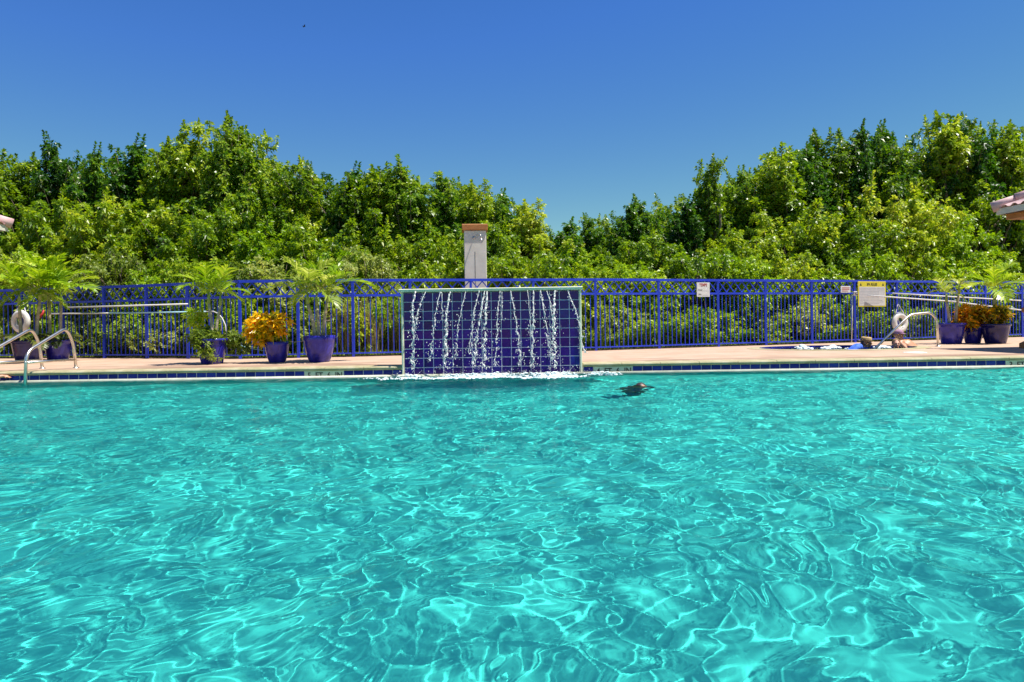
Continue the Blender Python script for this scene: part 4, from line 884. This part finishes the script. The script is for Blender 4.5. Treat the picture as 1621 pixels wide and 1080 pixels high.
def shirt_shell(r, body_o, zmin, zmax, mat, grow=.010):
    bm = bmesh.new(); bm.from_mesh(body_o.data); bm.normal_update()
    bmesh.ops.delete(bm, geom=[f for f in bm.faces if not (zmin < f.calc_center_median().z < zmax or (f.calc_center_median().x < -.10 and f.calc_center_median().z < zmax + .12))], context='FACES')
    for v in bm.verts: v.co += v.normal * grow
    me = bpy.data.meshes.new('shirt'); bm.to_mesh(me); bm.free(); me.materials.clear(); me.materials.append(M[mat]); me.polygons.foreach_set('use_smooth', [True] * len(me.polygons)); return link('shirt', me, r)
r, T, R, rot, c2, hb = seated(1371, 543, 14.75, 'person in a straw hat and blue shirt sitting in the spa', .95, 1.0, 'skin_tan', .15, lean=(-1.2, 0, 0))
bo = finish(r, T, R, c2, hb, 'skin_tan', .010); dress_head(r, T, R, 1.0, 'brown_hair'); shirt_shell(r, bo, T.z - .52, T.z - .085, 'shirt', .014)
hat = MB().lathe([(.135, .028), (.138, .034), (.118, .030), (.100, .028), (.098, .045), (.094, .095), (.080, .118), (.050, .112), (.022, .098), (0, .094)], 28, sy=1.15).build('hat', 'straw', r, True); hat.location = T + Vector((0, 0, .012)); hat.rotation_euler = (R @ Matrix.Rotation(.10, 3, 'X')).to_euler()
MB().lathe([(.101, .03), (.1025, .032), (.1005, .055), (.099, .056)], 28, sy=1.15).build('hat_band', 'dark_band', hat, True)
r, T, R, rot, c2, hb = seated(1418.5, 545, 14.35, 'young person with wet blond hair facing the pool from the spa', -.25, .92, 'skin')
finish(r, T, R, c2, hb, 'skin', .009); dress_head(r, T, R, .92, 'blond', 15)
r, T, R, rot, c2, hb = seated(1422, 531, 15.35, 'bare shouldered person in a purple cap behind the blond bather in the spa', .5, 1.02, 'skin_tan', .08, lean=(.75, -.5, 0))
finish(r, T, R, c2, hb, 'skin_tan', .010); dress_head(r, T, R, 1.02, 'brown_hair')
cap = MB().lathe([(.091, .038), (.095, .05), (.09, .085), (.07, .115), (.035, .13), (0, .133)], 24, sy=1.12).build('cap', 'pink_cap', r, True); cap.location = T; cap.rotation_euler = R.to_euler()
MB().add([(-.07, -.085, .045), (.07, -.085, .045), (.045, -.155, .038), (-.045, -.155, .038), (-.07, -.085, .038), (.07, -.085, .038), (.045, -.155, .031), (-.045, -.155, .031)], [(0, 3, 2, 1), (4, 5, 6, 7), (3, 7, 6, 2), (0, 4, 7, 3), (1, 2, 6, 5)]).build('cap_brim', 'pink_cap', cap)
# bather at the rails: mostly out of the picture, a forearm resting on the gutter lip
def skinned(name, verts, edges, radii, mat, parent, root=0):
    me = bpy.data.meshes.new(name); me.from_pydata([Vector(v) for v in verts], edges, []); o = bpy.data.objects.new(name, me); C.objects.link(o)
    sk = o.modifiers.new('skin', 'SKIN'); 
    for i, rr in enumerate(radii): me.skin_vertices[0].data[i].radius = (rr, rr) if not isinstance(rr, tuple) else rr
    me.skin_vertices[0].data[root].use_root = True
    sb = o.modifiers.new('sub', 'SUBSURF'); sb.levels = 2; sb.render_levels = 2
    m2 = bpy.data.meshes.new_from_object(o.evaluated_get(bpy.context.evaluated_depsgraph_get())); bpy.data.objects.remove(o); m2.materials.clear(); m2.materials.append(M[mat]); m2.polygons.foreach_set('use_smooth', [True] * len(m2.polygons))
    return link(name, m2, parent)
r = thing('person', 'bather by the pool rails resting a bare forearm on the gutter lip', 'person', (-8.55, EDGE - .42, -1.2))
T = Vector((0, 0, 1.2 + .16)); R = Matrix.Rotation(math.pi, 3, 'Z'); caps, balls = face_parts(1.0)
c2 = [(R @ Vector(a) + T, r0, R @ Vector(b) + T, r1) for a, r0, b, r1 in caps]; z = T.z
def V3(*a): return Vector(a)
c2 += [(V3(-.15, -.02, z - .24), .07, V3(.15, -.02, z - .24), .07), (V3(0, -.02, z - .28), .12, V3(0, -.02, z - .58), .11), (V3(-.07, -.02, z - .3), .1, V3(-.05, -.02, z - .6), .1), (V3(.07, -.02, z - .3), .1, V3(.05, -.02, z - .6), .1), (V3(0, -.02, z - .6), .12, V3(0, -.02, z - .72), .13),
       (V3(.18, -.02, z - .24), .055, V3(.36, .12, z - .24), .044), (V3(.36, .12, z - .24), .043, V3(.55, .315, z - .205), .028),
       (V3(-.18, -.02, z - .24), .055, V3(-.30, .14, z - .26), .044), (V3(-.30, .14, z - .26), .043, V3(-.22, .33, z - .205), .028), (V3(-.09, -.02, z - .74), .09, V3(-.10, .02, z - 1.1), .06), (V3(.09, -.02, z - .74), .09, V3(.10, .02, z - 1.1), .06), (V3(-.10, .02, z - 1.1), .06, V3(-.1, -.02, z - 1.45), .04), (V3(.10, .02, z - 1.1), .06, V3(.1, -.02, z - 1.45), .04)]
c2 += [(V3(.55, .315, z - .205), .026, V3(.60, .34, z - .215), .028)]
for i in range(4): c2.append((V3(.60, .32 + i * .016, z - .212), .009, V3(.665 - abs(i - 1.3) * .008, .315 + i * .02, z - .232), .0075))
c2.append((V3(.58, .315, z - .21), .011, V3(.62, .285, z - .225), .009))
finish(r, T, R, c2, balls, 'skin_tan', .010); dress_head(r, T, R, 1.0, 'brown_hair')
# swimmer just under the surface near the right of the waterfall
sp_ = gnd(1004, 609, WATER); r = thing('person', 'swimmer gliding just under the surface near the depth marker', 'person', (sp_.x, sp_.y, WATER - .20), None, -.5); r.rotation_euler = (0, -1.0, -1.2)
b_ = [((-.30, 0, -.10), (.0, 0, -.02)), ]
c2 = [(V3(-.34, .05, -.16), .11, V3(.02, 0, -.075), .105), (V3(-.05, -.13, -.08), .06, V3(-.05, .13, -.08), .06), (V3(-.34, .05, -.16), .11, V3(-.5, .07, -.22), .115), (V3(-.5, .0, -.22), .085, V3(-.85, -.02, -.32), .055), (V3(-.5, .13, -.22), .085, V3(-.88, .16, -.26), .055),
      (V3(-.85, -.02, -.32), .055, V3(-1.2, -.04, -.36), .035), (V3(-.88, .16, -.26), .055, V3(-1.24, .2, -.30), .035), (V3(-.03, -.15, -.10), .05, V3(-.27, -.24, -.16), .038), (V3(-.27, -.24, -.16), .037, V3(-.48, -.20, -.13), .026), (V3(-.03, .15, -.10), .05, V3(-.27, .24, -.16), .038), (V3(-.27, .24, -.16), .037, V3(-.48, .20, -.13), .026),
      (V3(.02, 0, -.07), .055, V3(.12, 0, -.06), .055)]
for s_ in (-1, 1):
    for i in range(4): c2.append((V3(-.50, s_ * .20 + (i - 1.5) * .016, -.13), .010, V3(-.59 + abs(i - 1.3) * .006, s_ * .19 + (i - 1.5) * .019, -.14), .0075))
    c2.append((V3(-.48, s_ * .19, -.13), .011, V3(-.52, s_ * .155, -.14), .009))
hd = [(V3(.20, 0, -.055), (.098, .076, .085)), (V3(.24, 0, -.09), (.06, .055, .06))]
so_ = body('body', c2, hd, 'skin_tan', r, .011); so_.cycles.is_caustics_receiver = True
def vest(b_o):
    bm = bmesh.new(); bm.from_mesh(b_o.data); bm.normal_update()
    bmesh.ops.delete(bm, geom=[f for f in bm.faces if not (-.42 < f.calc_center_median().x < .03 and abs(f.calc_center_median().y) < .2)], context='FACES')
    for v in bm.verts: v.co += v.normal * .008
    me = bpy.data.meshes.new('swim_top'); bm.to_mesh(me); bm.free(); me.materials.clear(); me.materials.append(M['navy']); me.polygons.foreach_set('use_smooth', [True] * len(me.polygons)); o = link('swim_top', me, r); o.cycles.is_caustics_receiver = True
vest(so_)
hr = MB().ball((.195, 0, -.043), (.106, .084, .088), 20, 14).build('hair', 'brown_hair', r, True); hr.cycles.is_caustics_receiver = True
sh_ = body('swim_shorts', [(V3(-.40, .06, -.185), .122, V3(-.52, .07, -.225), .125), (V3(-.5, .0, -.22), .097, V3(-.68, -.01, -.27), .082), (V3(-.5, .13, -.22), .097, V3(-.68, .145, -.24), .082)], [], 'navy', r, .012); sh_.cycles.is_caustics_receiver = True

# ------------------------------------------------------------------ a bird high over the trees
c = at(481.5, 42, 110); bd = thing('bird', 'dark bird gliding high in the clear blue sky', 'bird', c, None, .5)
MB().tube([(-.22, 0, 0), (-.12, 0, .01), (.05, 0, .01), (.17, 0, 0), (.24, 0, -.01)], [.012, .06, .075, .04, .012], 10).build('body', 'bird', bd, True)
for s_ in (-1, 1):
    MB().add([(.08, s_ * .05, .02), (-.10, s_ * .05, .01), (.11, s_ * .32, .12), (-.06, s_ * .34, .11), (.0, s_ * .62, .06), (-.06, s_ * .6, .06), (.08, s_ * .05, .0), (-.10, s_ * .05, -.005), (.11, s_ * .32, .105), (-.06, s_ * .34, .10)],
             [(0, 1, 3, 2), (2, 3, 5, 4), (6, 8, 9, 7), (8, 4, 5, 9), (0, 2, 8, 6), (2, 4, 8)]).build('wing', 'bird', bd)
MB().add([(-.18, -.02, 0), (-.18, .02, 0), (-.36, .08, 0), (-.36, -.08, 0), (-.18, 0, -.012)], [(0, 1, 2, 3), (0, 3, 4), (1, 4, 2), (3, 2, 4)]).build('tail', 'bird', bd)
